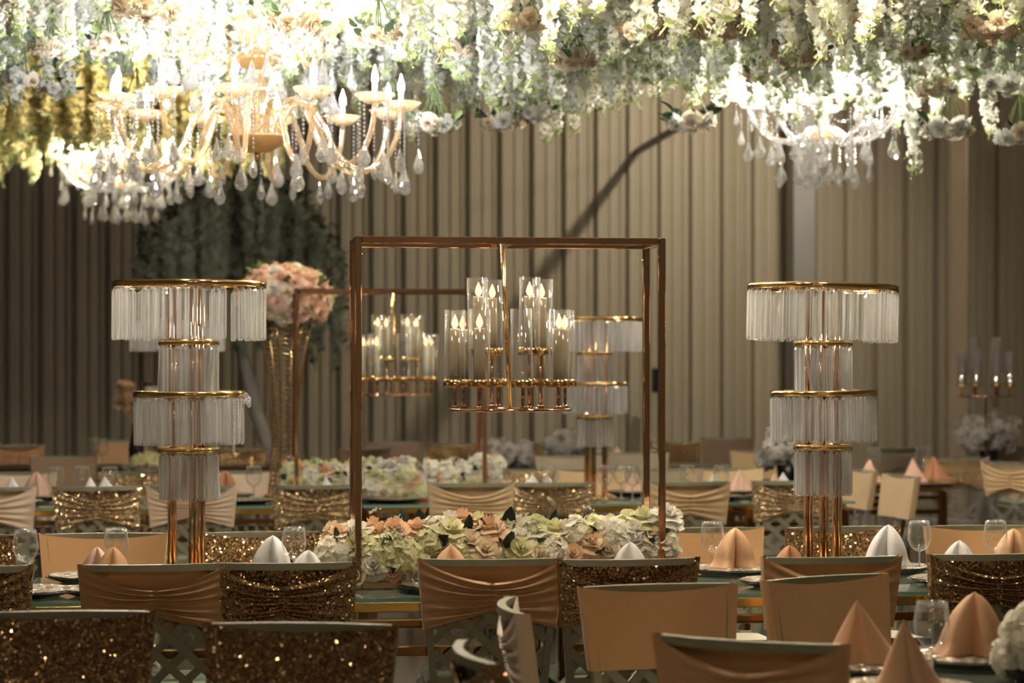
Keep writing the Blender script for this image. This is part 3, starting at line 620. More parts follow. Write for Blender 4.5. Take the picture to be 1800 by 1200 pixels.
def flower_box(px, Y, L, label, seed, rot, scale=1.0, n_x=19):
    p_ = row(px, Y); rr = random.Random(seed)
    t = thing('flower_box', label, 'flower arrangement', (p_.x, p_.y, ZT), (0, 0, rot), 'long flower boxes')
    obj('tray', M().rbox((0, 0, 0.012), (L * 0.93, 0.17, 0.022), 0.004), 'rose_gold', t)
    obj('moss_core', M().ball((0, 0, 0.055), 1.0, 12, 6, sq=(L * 0.45, 0.075, 0.075)), 'leaf_dark', t)
    for i in range(n_x):
        x = -L / 2 + L * (i + 0.5) / n_x
        end = abs(x) / (L / 2); hgt = 0.185 + 0.02 * math.sin(x * 9 + seed) + 0.09 * max(0, (x / (L / 2)) - 0.62)
        for th in (-4, 30, 62, 98, 140):
            th_ = math.radians(th + rr.uniform(-14, 14)); xx = x + rr.uniform(-0.02, 0.02)
            nr = Vector((0.5 * (x / (L / 2)) ** 5 + rr.uniform(-.2, .2), -math.cos(th_), math.sin(th_) + 0.15)).normalized()
            if rr.random() < 0.06:
                leaf(t, (xx, -math.cos(th_) * 0.09, 0.05 + math.sin(th_) * hgt * 0.6), nr, rr.uniform(0.07, 0.10), rr); continue
            bloom(t, (xx, -math.cos(th_) * 0.085, 0.05 + math.sin(th_) * hgt * 0.66), nr, rr.uniform(0.055, 0.072), rr,
                  ['rose_peach', 'rose_cream', 'rose_yellow', 'rose_white', 'rose_peach', 'rose_yellow'])
    for i in range(22):
        x = rr.uniform(-L / 2, L / 2); th_ = rr.uniform(0.1, 2.2)
        leaf(t, (x, -math.cos(th_) * 0.10, 0.05 + math.sin(th_) * 0.12), (rr.uniform(-1, 1), -math.cos(th_), math.sin(th_) * 0.5), rr.uniform(0.06, 0.085), rr, rr.choice(['leaf_dark', 'leaf_dark', 'leaf']))
    for i in range(10):
        x = rr.uniform(-L / 2, L / 2); th_ = rr.uniform(0.5, 1.8); nr = Vector((rr.uniform(-.3, .3), -math.cos(th_), math.sin(th_)))
        obj('berry_sprig', SPRIG, ['leaf_dark', 'rose_white'], t, (x, -math.cos(th_) * 0.09, 0.07 + math.sin(th_) * 0.13), nr.to_track_quat('Z', 'Y').to_euler(), 0.055)
    return t
flower_box(882, YT1 - 0.02, 1.12, 'long box of peach, yellow and white flowers under the candle frame', 3, 0)
flower_box(690, YT2 + 0.02, 1.14, 'smaller long box of white and peach flowers on the second row', 8, 0)
p = at(1812, 5.2); t = thing('flower_bunch', 'white hydrangea bunch cut off at the bottom right corner', 'flower arrangement', (p.x, p.y, ZT))
obj('foam_dish', M().lathe([(0.001, 0), (0.05, 0), (0.06, 0.03), (0.001, 0.03)], 14), 'charger', t); rr = random.Random(4)
for i in range(12):
    a = i * 2.4; zz = 0.05 + 0.09 * (i / 12); nr = Vector((math.cos(a), math.sin(a), -0.2 + i / 7))
    bloom(t, (math.cos(a) * 0.05 * (1 - i / 14), math.sin(a) * 0.05 * (1 - i / 14), zz), nr, 0.05, rr, ['rose_white'], 'hydrangea' if i % 2 else 'rose')

# ------------------------------------------------------------------ candle frames
def gate(pxl, pxr, Y, label):
    a, b = row(pxl, Y - 0.14), row(pxr, Y - 0.14); W = b.x - a.x; d = 0.27; h = 1.125; k = 0.022
    t = thing('candle_frame', label, 'frame', ((a.x + b.x) / 2, Y, ZT), group='rose gold candle frames')
    for sx_ in (-1, 1):
        for sy in (-1, 1): obj('upright', M().rbox((sx_ * (W / 2), sy * d / 2, h / 2), (k, k, h), 0.002), 'rose_gold', t)
        obj('side_bar', M().rbox((sx_ * W / 2, 0, h - k / 2), (k, d - k, k), 0.002), 'rose_gold', t)
        obj('side_bar', M().rbox((sx_ * W / 2, 0, k / 2), (k, d - k, k), 0.002), 'rose_gold', t)
    for sy in (-1, 1):
        obj('top_bar', M().rbox((0, sy * d / 2, h - k / 2), (W - k, k, k), 0.002), 'rose_gold', t)
        obj('base_bar', M().rbox((0, sy * d / 2, k / 2), (W - k, k, k), 0.002), 'rose_gold', t)
    obj('cross_bar', M().rbox((0, 0, h - k / 2), (k, d - k, k), 0.002), 'rose_gold', t)
    for sx_ in (-1, 1):
        for sy in (-1, 1): obj('screw', M().ball((0, 0, 0), 0.005, 8, 4), 'gold', t, (sx_ * (W / 2 - k * 0.5), sy * (d / 2), h - 0.06))
    return t
gate(630, 1164, YT1, 'large rose gold rectangular frame over the flower box')
gate(521, 852, YT2, 'smaller rose gold frame in the second row behind the large one')
ME['g_tube'] = M().lathe([(0.034, 0.0), (0.034, 0.245), (0.0328, 0.245), (0.0328, 0.0)], 24).mesh('glass_tube')
ME['g_candle'] = M().lathe([(0.001, 0), (0.0175, 0), (0.0175, 0.178), (0.016, 0.184), (0.010, 0.181), (0.001, 0.179)], 16).mesh('candle')
ME['g_flame'] = M().lathe([(0.001, 0), (0.008, 0.006), (0.0118, 0.016), (0.009, 0.028), (0.004, 0.040), (0.0006, 0.048)], 10).mesh('flame')
ME['g_cup'] = M().lathe([(0.001, 0), (0.036, 0), (0.0372, 0.001), (0.0372, 0.026), (0.034, 0.026), (0.034, 0.006), (0.001, 0.006)], 24).mesh('cup')
def candelabra(px, D, zplate, ztop, label, seed, pole=False):
    rr = random.Random(seed); p_ = at(px, D, zplate)
    t = thing('candelabra', label, 'candelabra', p_, (0, 0, -YAW), 'hanging candelabras')
    pl = obj('base_ring', M().lathe([(0.12, 0), (0.2, 0), (0.203, 0.004), (0.2, 0.009), (0.12, 0.009), (0.118, 0.004), (0.12, 0)], 48), 'rose_gold', t)
    for k in range(4):
        a = k * PI / 2 + 0.4; obj('spoke', M().bar((0, 0, 0.0045), (math.cos(a) * 0.12, math.sin(a) * 0.12, 0.0045), 0.012, 0.007), 'rose_gold', t)
    if pole: obj('rod', M().tube([(0, 0, 0.0), (0, 0, -(zplate - 0.76))], 0.008, 10), 'rose_gold', t)
    else: obj('rod', M().tube([(0, 0, 0.0), (-0.027, 0, ztop - zplate)], 0.0075, 10), 'gold', t)
    def holder(a, r, hz, candle, tl):
        x, y = r * math.cos(a), r * math.sin(a)
        st = obj('holder', M().tube([(0, 0, 0.008), (0, 0, hz)], 0.0058, 8).lathe([(0.011, 0.008), (0.011, 0.016), (0.006, 0.019)], 10), 'rose_gold', t, (x, y, 0))
        obj('cup', ME['g_cup'], 'gold', st, (0, 0, hz))
        tr = (rr.uniform(-tl, tl), rr.uniform(-tl, tl), 0)
        obj('glass_tube', ME['g_tube'], 'crystal' if pole else 'tube_glass', st, (0, 0, hz + 0.007), tr)
        if candle:
            obj('candle', ME['g_candle'], 'candle_wax', st, (0, 0, hz + 0.007), (tr[0] * 0.5, tr[1] * 0.5, 0)); obj('flame', ME['g_flame'], 'flame', st, (tr[1] * 0.5 * 0.18, -tr[0] * 0.5 * 0.18, hz + 0.190))
    for k, c_ in zip(range(8), (1, 1, 0, 1, 1, 1, 0, 1)):
        holder(k * PI / 4 + 0.22 + PI, 0.185, 0.078, c_ and not pole, 0.03)
    for k in range(4): holder(k * PI / 2 + 0.55, 0.118, 0.182, not pole, 0.035)
    return t
gz = ZT + 1.125
candelabra(897, D1(897, YT1), zat(722, 7.62), gz, 'hanging rose gold candelabra with glass tubes in the large frame', 3)
candelabra(698, D1(698, YT2), zat(696, 12.3), gz, 'smaller hanging candelabra in the second row frame', 6)
candelabra(1733, 16.9, zat(698, 16.9), 0, 'far candelabra with tall glass tubes right of the brown pillar', 9, True)

# ------------------------------------------------------------------ crystal stands
def prism_mesh(h):
    m = M(); a, b = 0.0125, 0.0085
    ring = lambda k, z: [(a * k * math.cos(PI / 4 * 0 + t_), b * k * math.sin(t_), z) for t_ in [PI / 3 * i for i in range(6)]]
    v = ring(0.4, 0) + ring(1, -0.010) + ring(1, -h + 0.008) + ring(0.75, -h); f = []
    for k in range(3): f += [(k * 6 + i, k * 6 + (i + 1) % 6, k * 6 + 6 + (i + 1) % 6, k * 6 + 6 + i) for i in range(6)]
    f += [tuple(range(5, -1, -1)), tuple(range(18, 24))]
    return m.add(v, f).mesh('prism')
PRISM = {h: prism_mesh(h) for h in (0.165, 0.15, 0.148)}
def stand(px, Y, label, seed, tilt=0.0, posts=3, beads=False, rot=0.0):
    rr = random.Random(seed); p_ = row(px, Y)
    t = thing('crystal_stand', label, 'crystal stand', (p_.x, p_.y, ZT), (0, 0, rot), 'tiered crystal stands')
    obj('base_plate', M().lathe([(0.001, 0), (0.12, 0), (0.12, 0.008), (0.10, 0.014), (0.001, 0.014)], 32), 'gold', t)
    for k in range(posts):
        a = k * 2 * PI / posts + (0.2 if posts == 3 else 0.0); x, y = 0.055 * math.cos(a), 0.055 * math.sin(a)
        m = M()
        for dx in (-0.008, 0.008): m.tube([(x + dx, y, 0.01), (x + dx, y, 0.965)], 0.0082, 10)
        obj('post', m, 'rose_gold', t)
    for z, r, h, gap in ((0.962, 0.252, 0.165, 0.05), (0.778, 0.098, 0.15, 0.0), (0.612, 0.178, 0.15, 0.0), (0.432, 0.098, 0.148, 0.06)):
        n = 64; lob, la = (6, 0.03) if r > 0.2 else (1, 0.0); m = M()
        m.lathe([(r - 0.004, 0), (r, 0), (r, 0.019), (r - 0.004, 0.019), (r - 0.004, 0)], n, lobes=lob, lamp=la)
        m.lathe([(r - 0.016, 0.0), (r, 0.0), (r, 0.002), (r - 0.016, 0.002), (r - 0.016, 0)], n, lobes=lob, lamp=la)
        for k in range(posts):
            a = k * 2 * PI / posts + 0.2; m.bar((0.05 * math.cos(a), 0.05 * math.sin(a), 0.009), ((r - 0.003) * math.cos(a), (r - 0.003) * math.sin(a), 0.009), 0.008, 0.006)
        rg = obj('ring', m, 'gold', t, (0, 0, z), (0, math.radians(tilt if r > 0.2 else rr.uniform(-0.6, 0.6)), 0))
        cnt = int(2 * PI * r / 0.0268); slant = rr.sample(range(cnt), 2)
        for k in range(cnt):
            if rr.random() < gap: continue
            a = 2 * PI * k / cnt; q = r * (1 + la * math.cos(lob * a)) - 0.009
            e = (0, 0, a + PI / 2 + rr.uniform(-0.12, 0.12))
            if k in slant and h < 0.16: e = (0, rr.choice((-1, 1)) * 0.16, a + PI / 2)
            obj('prism', PRISM[h], 'prism', rg, (q * math.cos(a), q * math.sin(a), -0.001 - rr.uniform(0, 0.003)), e)
    if beads:
        m = M()
        for k in range(16): m.ball((0, 0, -0.011 * k), 0.0058, 6, 4, smooth=False)
        obj('bead_string', m, 'prism', t, (0.05, -0.178, 0.60))
        m = M()
        for k in range(9): m.ball((rr.uniform(-.02, .02), rr.uniform(-.015, .015), rr.uniform(-0.02, 0.02)), 0.009, 6, 4, smooth=False)
        obj('bead_cluster', m, 'prism', t, (0.13, -0.13, 0.60))
    return t
stand(332, YT1, 'tall four tiered crystal stand on the left of the candle table', 1, 0.2, 3, True, 0.6)
stand(1447, YT1, 'tall four tiered crystal stand on the right of the candle table', 2, 1.4, 3, False, 0.1)
stand(312, YT2 + 0.1, 'far crystal stand hidden behind the left crystal stand', 3, 0, 3, False, 0.3)
stand(1046, YT2, 'far smaller crystal stand seen between candelabra and frame post', 4, 0, 3, False, 0.0)

# ------------------------------------------------------------------ tall gold vase with a flower ball
p = at(501, 12.75, ZT); t = thing('trumpet_vase', 'tall gold openwork vase with crystal rows behind the left stand', 'vase', p)
vp = [(0.0, 0.085), (0.1, 0.075), (0.3, 0.062), (0.5, 0.066), (0.7, 0.088), (0.85, 0.115), (0.95, 0.135)]
def vr(z):
    for (z0, r0), (z1, r1) in zip(vp, vp[1:]):
        if z <= z1: return r0 + (r1 - r0) * (z - z0) / (z1 - z0)
    return vp[-1][1]
obj('base_disc', M().lathe([(0.001, 0), (0.12, 0), (0.12, 0.012), (0.09, 0.02), (0.001, 0.02)], 24), 'gold', t)
for k in range(6):
    a = k * PI / 3 + 0.15; m = M(); m.tube([((vr(z) + 0.006) * math.cos(a), (vr(z) + 0.006) * math.sin(a), z) for z in [0.015 + i * 0.0935 for i in range(11)]], 0.0075, 6); obj('strip', m, 'gold', t)
hoop = M().lathe([(0.97, -0.0025), (1.0, 0), (0.97, 0.0025)], 24).mesh('hoop')
for k in range(34):
    z = 0.03 + k * 0.027; r = vr(z); obj('hoop', hoop, 'gold', t, (0, 0, z), scale=(r, r, 1))
for k in range(12):
    a = k * PI / 6; m = M()
    for j in range(33): z = 0.04 + j * 0.027; m.ball(((vr(z) - 0.006) * math.cos(a), (vr(z) - 0.006) * math.sin(a), z), 0.007, 5, 3, smooth=False)
    obj('bead_string', m, 'crystal', t)
b = thing('flower_ball', 'round bouquet of peach, pink and cream roses on the gold vase', 'flower arrangement', p + Vector((0, 0, 0.95)))
obj('foam_core', M().ball((0, 0, 0.12), 0.17, 12, 8, sq=(1.25, 1.25, 0.8)), 'leaf', b); rr = random.Random(21); n = 72
for i in range(n):
    zz = 1 - 1.62 * (i + 0.5) / n; ra = math.sqrt(1 - zz * zz); a = i * 2.39996; nr = Vector((ra * math.cos(a), ra * math.sin(a), zz))
    pos = Vector((nr.x * 0.215, nr.y * 0.215, 0.13 + nr.z * 0.15))
    top = zz > 0.35
    bloom(b, pos, nr + Vector((0, 0, 0.15)), rr.uniform(0.058, 0.075), rr, ['rose_peach', 'rose_peach', 'rose_pink', 'rose_cream', 'rose_peach'] if not (top and rr.random() < 0.5) else ['rose_white', 'rose_pink'], 'rose' if rr.random() < 0.86 else 'hydrangea')
for i in range(16):
    a = rr.uniform(0, 6.28); zz = rr.uniform(-0.2, 0.9); ra = math.sqrt(1 - zz * zz); nr = Vector((ra * math.cos(a), ra * math.sin(a), zz))
    leaf(b, Vector((nr.x * 0.23, nr.y * 0.23, 0.13 + nr.z * 0.17)), nr, rr.uniform(0.06, 0.1), rr, 'stem')

# ------------------------------------------------------------------ hanging wisteria
def strand_mesh(seed, L=1.0, dens=250, leafy=0.0):
    rr = random.Random(seed); m = M()
    ph = rr.uniform(0, 6)
    def cx(z): return (0.012 * math.sin(z * 5 + ph), 0.012 * math.cos(z * 4.3 + ph))
    m.tube([(*cx(z), -z) for z in [L * i / 6 for i in range(7)]], 0.003, 4, mi=1, cap=False)
    for i in range(dens):
        z = L * ((i + rr.random()) / dens); q = z / L
        R_ = (0.022 + 0.034 * (1 - q ** 2.5)) * (0.75 + 0.35 * math.sin(z * 21 + ph)); a = rr.uniform(0, 6.28); r = R_ * math.sqrt(rr.random())
        c = Vector(cx(z)); x, y = c.x + r * math.cos(a), c.y + r * math.sin(a)
        sz = rr.uniform(0.017, 0.028) * (1.0 if q < 0.85 else 0.7)
        o = Vector((math.cos(a), math.sin(a), rr.uniform(-0.9, 0.4))).normalized(); s_ = o.cross(Vector((rr.uniform(-.4, .4), rr.uniform(-.4, .4), 1))).normalized(); u = s_.cross(o)
        pos = Vector((x, y, -z)); tipm = 1 if q > 0.985 else 0
        # cupped floret: two quads hinged along the middle
        m.add([pos - u * sz, pos + s_ * sz + o * sz * 0.55, pos + u * sz * 1.1 + o * sz * 0.3, pos - s_ * sz + o * sz * 0.55], [(0, 1, 2), (0, 2, 3)], True, tipm)
    for k in range(6):
        a = rr.uniform(0, 6.28); z = L * rr.uniform(0.9, 1.0); e = Vector((math.cos(a) * 0.025, math.sin(a) * 0.025, -z - rr.uniform(0.03, 0.07)))
        m.tube([(*cx(z), -z), e], [0.003, 0.0012], 3, mi=1, cap=False); m.ball(e, 0.005, 4, 3, mi=1)
    return m.mesh('wisteria_strand', 2)
STR = [strand_mesh(i, 1.0) for i in range(6)]
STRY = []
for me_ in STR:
    c_ = me_.copy(); c_.materials[0] = MATS['wisteria_warm_lit']; c_.materials[1] = MATS['tip_green']; STRY.append(c_)
ZG = 3.56
def canopy(mat, meshes, cells, group, label, nmax, grid_name, stuff_name, stuff_label):
    """cells: (px, D, bottom z); the nmax that hang lowest are single strands, the others one mass"""
    cells.sort(key=lambda c: c[2]); rr = random.Random(13); out = []
    for px, D, zb in cells[:nmax]:
        p_ = at(px, D, ZG); L = ZG - zb
        o_ = obj('wisteria_strand', rr.choice(meshes), [mat, 'tip_green'], None, p_, (0, 0, rr.uniform(0, 6.28)), (rr.uniform(0.95, 1.25), rr.uniform(0.95, 1.25), L))
        tag(o_, label, 'flower garland', group); out.append(o_)
    rest = cells[nmax:]
    if rest:
        me = bpy.data.meshes.new(stuff_name); me.from_pydata([at(px, D, ZG) for px, D, zb in rest], [], [])
        me.attributes.new('sc', 'FLOAT_VECTOR', 'POINT'); me.attributes.new('rt', 'FLOAT', 'POINT'); me.attributes.new('pick', 'INT', 'POINT')
        at_s, at_r, at_i = me.attributes['sc'], me.attributes['rt'], me.attributes['pick']
        for i, (px, D, zb) in enumerate(rest):
            at_s.data[i].vector = (rr.uniform(1, 1.3), rr.uniform(1, 1.3), ZG - zb); at_r.data[i].value = rr.uniform(0, 6.28); at_i.data[i].value = rr.randrange(3)
        so = bpy.data.objects.new(stuff_name, me); C.objects.link(so)
        tag(so, stuff_label, 'flower garland', None, 'stuff')
        ng = bpy.data.node_groups.new(stuff_name, 'GeometryNodeTree')
        ng.interface.new_socket('Geometry', in_out='INPUT', socket_type='NodeSocketGeometry'); ng.interface.new_socket('Geometry', in_out='OUTPUT', socket_type='NodeSocketGeometry')
        n = ng.nodes; l = ng.links; gi = n.new('NodeGroupInput'); go = n.new('NodeGroupOutput'); jn = n.new('GeometryNodeJoinGeometry')
        def attr(nm, ty):
            a_ = n.new('GeometryNodeInputNamedAttribute'); a_.data_type = ty; a_.inputs['Name'].default_value = nm; return a_.outputs[0]
        sa, ra, ia = attr('sc', 'FLOAT_VECTOR'), attr('rt', 'FLOAT'), attr('pick', 'INT')
        cb = n.new('ShaderNodeCombineXYZ'); l.new(ra, cb.inputs[2])
        for k in range(3):
            cm = n.new('FunctionNodeCompare'); cm.data_type = 'INT'; cm.operation = 'EQUAL'; l.new(ia, cm.inputs[2]); cm.inputs[3].default_value = k
            src = next(o_ for o_ in out if o_.data == meshes[k]); oi = n.new('GeometryNodeObjectInfo'); oi.inputs[0].default_value = src
            ip = n.new('GeometryNodeInstanceOnPoints'); l.new(gi.outputs[0], ip.inputs['Points']); l.new(oi.outputs['Geometry'], ip.inputs['Instance'])
            l.new(cm.outputs[0], ip.inputs['Selection']); l.new(cb.outputs[0], ip.inputs['Rotation']); l.new(sa, ip.inputs['Scale']); l.new(ip.outputs[0], jn.inputs[0])
        l.new(jn.outputs[0], go.inputs[0]); md = so.modifiers.new('strands', 'NODES'); md.node_group = ng
    return out
CH_BIG = (452, 9.35); CH_R = (1446, 11.5); CH_L = (212, 14.9)
def clear_of(px, D, zb):
    p_ = at(px, D)
    for (cpx, cD), rad, zc in ((CH_BIG, 0.66, 2.66), (CH_BIG, 0.34, 2.98), (CH_R, 0.50, 2.80), (CH_R, 0.16, 3.3), (CH_L, 0.50, 2.72), (CH_L, 0.16, 3.2)):
        if (at(cpx, cD) - p_).length < rad: zb = max(zb, zc + R.uniform(0, 0.1))
    return zb
cells = []
for i in range(22):
    D = 8.75 + i * 0.145
    nn = int(2300 / (0.150 * F_PX / D))
    for j in range(nn):
        px = -250 + 2300 * (j + R.uniform(0.1, 0.9) + (i % 2) * 0.5) / nn; Dj = D + R.uniform(-0.05, 0.05)
        zb = R.gauss(2.80, 0.07) + 0.05 * math.sin(px * 0.012)
        if D > 11.3: zb -= 0.03 * math.sin(px * 0.02)
        if px < 500 and Dj > 11.0: continue
        cells.append((px, Dj, clear_of(px, Dj, max(zb, 2.62))))
# one long loose strand beside the right chandelier
cells.append((1600, 11.0, 2.40)); cells.append((528, 8.72, 2.62))
cv = canopy('wisteria_white', STR, cells, 'white wisteria strands of the near canopy', 'white artificial wisteria strand hanging from the near ceiling canopy', 296, 'g', 'wisteria_mass', 'dense mass of white wisteria filling the near ceiling canopy')
cells = []
for i in range(14):
    D = 13.3 + i * 0.16; nn = int(900 / (0.125 * F_PX / D))
    for j in range(nn):
        px = -330 + 830 * (j + R.uniform(0.1, 0.9)) / nn; Dj = D + R.uniform(-0.06, 0.06)
        cells.append((px, Dj, clear_of(px, Dj, R.gauss(2.83, 0.05) - (0.06 if i > 11 else 0))))
cv2 = canopy('wisteria_warm_lit', STRY, cells, 'warm-lit wisteria strands of the far canopy', 'wisteria strand with warm light in its colour hanging from the far canopy at left', 90, 'g', 'wisteria_mass', 'dense mass of wisteria with warm light in its colour in the far left canopy')
def panel(name, px0, px1, d0, d1):
    a, b_, c_, d_ = at(px0, d0), at(px1, d0), at(px1, d1), at(px0, d1); z0, z1 = ZG - 0.004, ZG + 0.04
    struct(name, M().add([(q.x, q.y, z) for z in (z0, z1) for q in (a, b_, c_, d_)], [(3, 2, 1, 0), (4, 5, 6, 7), (0, 1, 5, 4), (1, 2, 6, 5), (2, 3, 7, 6), (3, 0, 4, 7)]), 'canopy_panel')
pm('canopy_panel', (0.55, 0.55, 0.48), 0.8)
panel('ceiling_canopy_near', -330, 2130, 8.5, 12.1); panel('ceiling_canopy_far', -420, 560, 13.1, 15.7)

# ------------------------------------------------------------------ rose bouquets hanging head down
def bouquet(px, py, D, label, seed, size=1.0, n=7, white=False):
    rr = random.Random(seed); zc = zat(py, D); p_ = at(px, D, zc)
    t = thing('rose_bouquet', label, 'bouquet', p_, (0, 0, rr.uniform(0, 6.28)), 'rose bouquets hanging head down')
    sm2 = M(); top = Vector((0, 0, 0.17 * size)); mats = ['rose_white', 'rose_white', 'rose_cream'] if white else ['rose_cream_shaded', 'rose_cream', 'rose_cream_shaded']
    for k in range(n):
        a = k * 2 * PI / (n - 1) if k else 0; r = 0.085 * size * rr.uniform(0.8, 1.1) if k else 0
        pos = Vector((r * math.cos(a), r * math.sin(a), (0.0 if k else -0.02) + rr.uniform(-0.015, 0.015)))
        nr = Vector((math.cos(a) * (0.9 if k else 0), math.sin(a) * (0.9 if k else 0), -0.55))
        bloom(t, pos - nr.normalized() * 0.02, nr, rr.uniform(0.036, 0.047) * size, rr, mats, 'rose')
        sm2.tube([pos, pos * 0.55 + top * 0.45, top, top + Vector((0, 0, 0.05))], 0.0028, 4)
    obj('stems', sm2, 'stem', t)
    for k in range(8):
        a = rr.uniform(0, 6.28); r = rr.uniform(0.02, 0.10) * size; pos = Vector((r * math.cos(a), r * math.sin(a), rr.uniform(0.0, 0.06)))
        leaf(t, pos, (math.cos(a), math.sin(a), rr.uniform(0.1, 0.9)), rr.uniform(0.045, 0.07) * size, rr, rr.choice(['leaf', 'stem', 'leaf']))
    for k in range(3):
        a = rr.uniform(0, 6.28); obj('berry_sprig', SPRIG, ['stem', 'rose_cream'], t, (0.06 * math.cos(a), 0.06 * math.sin(a), 0.02), Vector((math.cos(a), math.sin(a), -0.4)).to_track_quat('Z', 'Y').to_euler(), 0.06 * size)
    obj('hanging_wire', M().tube([top, (0, 0, ZG - zc)], 0.0015, 4), 'stem', t)
for i, (px, py, D, sz, wh, lab) in enumerate([
    (8, 18, 9.2, 0.9, 0, 'in the top left corner'), (258, 16, 8.7, 1.1, 0, 'at the top edge above the left chandelier'), (93, 88, 9.6, 0.85, 0, 'with long stems at upper left'),
    (188, 80, 9.6, 0.8, 0, 'just right of the long stemmed one at upper left'), (444, 34, 9.0, 0.75, 0, 'straight above the left chandelier'), (515, 52, 8.8, 1.0, 0, 'beside the left chandelier column'),
    (665, 68, 9.0, 0.9, 0, 'above the right arms of the left chandelier'), (806, 92, 9.8, 0.75, 0, 'between left chandelier and centre'), (915, 44, 9.0, 0.9, 0, 'at the top centre'),
    (1004, 106, 9.8, 0.95, 0, 'just right of the top centre, lower one'), (1132, 58, 9.3, 0.95, 0, 'with three blooms right of centre'), (1270, 50, 9.2, 1.1, 0, 'at upper right before the chandelier'),
    (1408, 96, 9.6, 1.05, 0, 'directly above the right chandelier'), (1503, 50, 9.2, 1.0, 0, 'above the right side of the right chandelier'), (1742, 54, 9.2, 1.05, 0, 'in the top right corner'),
    (1340, 134, 10.2, 0.85, 0, 'touching the left of the right chandelier'), (1606, 92, 9.9, 0.8, 0, 'upper right of the right chandelier'), (1084, 84, 10.2, 0.8, 1, 'pale one behind the three bloomed bouquet'),
    (40, 140, 10.4, 0.85, 1, 'white one at the left edge'), (98, 160, 10.6, 0.8, 1, 'white one left of the chandelier candles'), (764, 218, 10.3, 0.95, 1, 'low white one right of the left chandelier'),
    (882, 218, 11.2, 1.0, 1, 'lowest white one at centre left'), (938, 204, 11.2, 0.95, 1, 'lowest white one at centre right'), (1216, 215, 11.0, 1.05, 1, 'low white one at the black brace'),
    (1666, 228, 11.0, 1.15, 1, 'low white one right of the right chandelier'), (1770, 150, 10.4, 1.0, 1, 'leafy white one at the right edge'), (1650, 158, 10.8, 0.9, 1, 'white one between chandelier and right edge'),
    (1792, 240, 10.6, 0.95, 1, 'lowest one cut by the right edge'), (690, 195, 10.5, 0.8, 1, 'white one behind the rightmost candles'), (240, 178, 10.6, 0.8, 1, 'white one behind the left candles')]):
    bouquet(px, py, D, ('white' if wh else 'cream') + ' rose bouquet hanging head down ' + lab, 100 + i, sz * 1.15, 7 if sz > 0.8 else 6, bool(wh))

# ------------------------------------------------------------------ chandeliers
def bead_mesh(L, sp=0.0165, r=0.0062):
    m = M(); n = int(L / sp)
    for k in range(n): m.ball((0, 0, -sp * (k + 0.5)), r, 6, 3, smooth=False)
    m.tube([(0, 0, 0), (0, 0, -L)], 0.0008, 3, cap=False)
    return m.mesh('bead_string')
BEAD = {L: bead_mesh(L) for L in (0.05, 0.12, 0.18, 0.24)}
TEAR = M().lathe([(0.0005, 0), (0.004, -0.005), (0.011, -0.026), (0.021, -0.05), (0.0225, -0.06), (0.017, -0.072), (0.006, -0.079), (0.0005, -0.08)], 8, smooth=False)
TEAR = M().add([(x, y * 0.6, z) for x, y, z in TEAR.v], TEAR.f, False).mesh('teardrop')
SAUCER = M().lathe([(0.012, -0.012), (0.03, -0.010), (0.055, 0.004), (0.074, 0.022), (0.078, 0.030), (0.072, 0.026), (0.05, 0.010), (0.02, -0.002), (0.012, -0.004)], 36, lobes=9, lamp=0.055).mesh('bobeche')
BULB = M().lathe([(0.001, 0), (0.0135, 0.010), (0.0125, 0.036), (0.006, 0.055), (0.0008, 0.074)], 6).mesh('bulb')
SLV = M().lathe([(0.012, 0.0), (0.0125, 0.07), (0.001, 0.072)], 12).mesh('candle_sleeve')
def smooth_path(pts, n=26):
    P = [Vector(p) for p in pts]; P = [P[0] * 2 - P[1]] + P + [P[-1] * 2 - P[-2]]; out = []
    seg = len(P) - 3
    for i in range(n + 1):
        t_ = min(i / n * seg, seg - 1e-6); k = int(t_); f = t_ - k; a, b_, c_, d_ = P[k:k + 4]
        out.append(0.5 * ((2 * b_) + (c_ - a) * f + (2 * a - 5 * b_ + 4 * c_ - d_) * f * f + (3 * b_ - a - 3 * c_ + d_) * f ** 3))
    return out
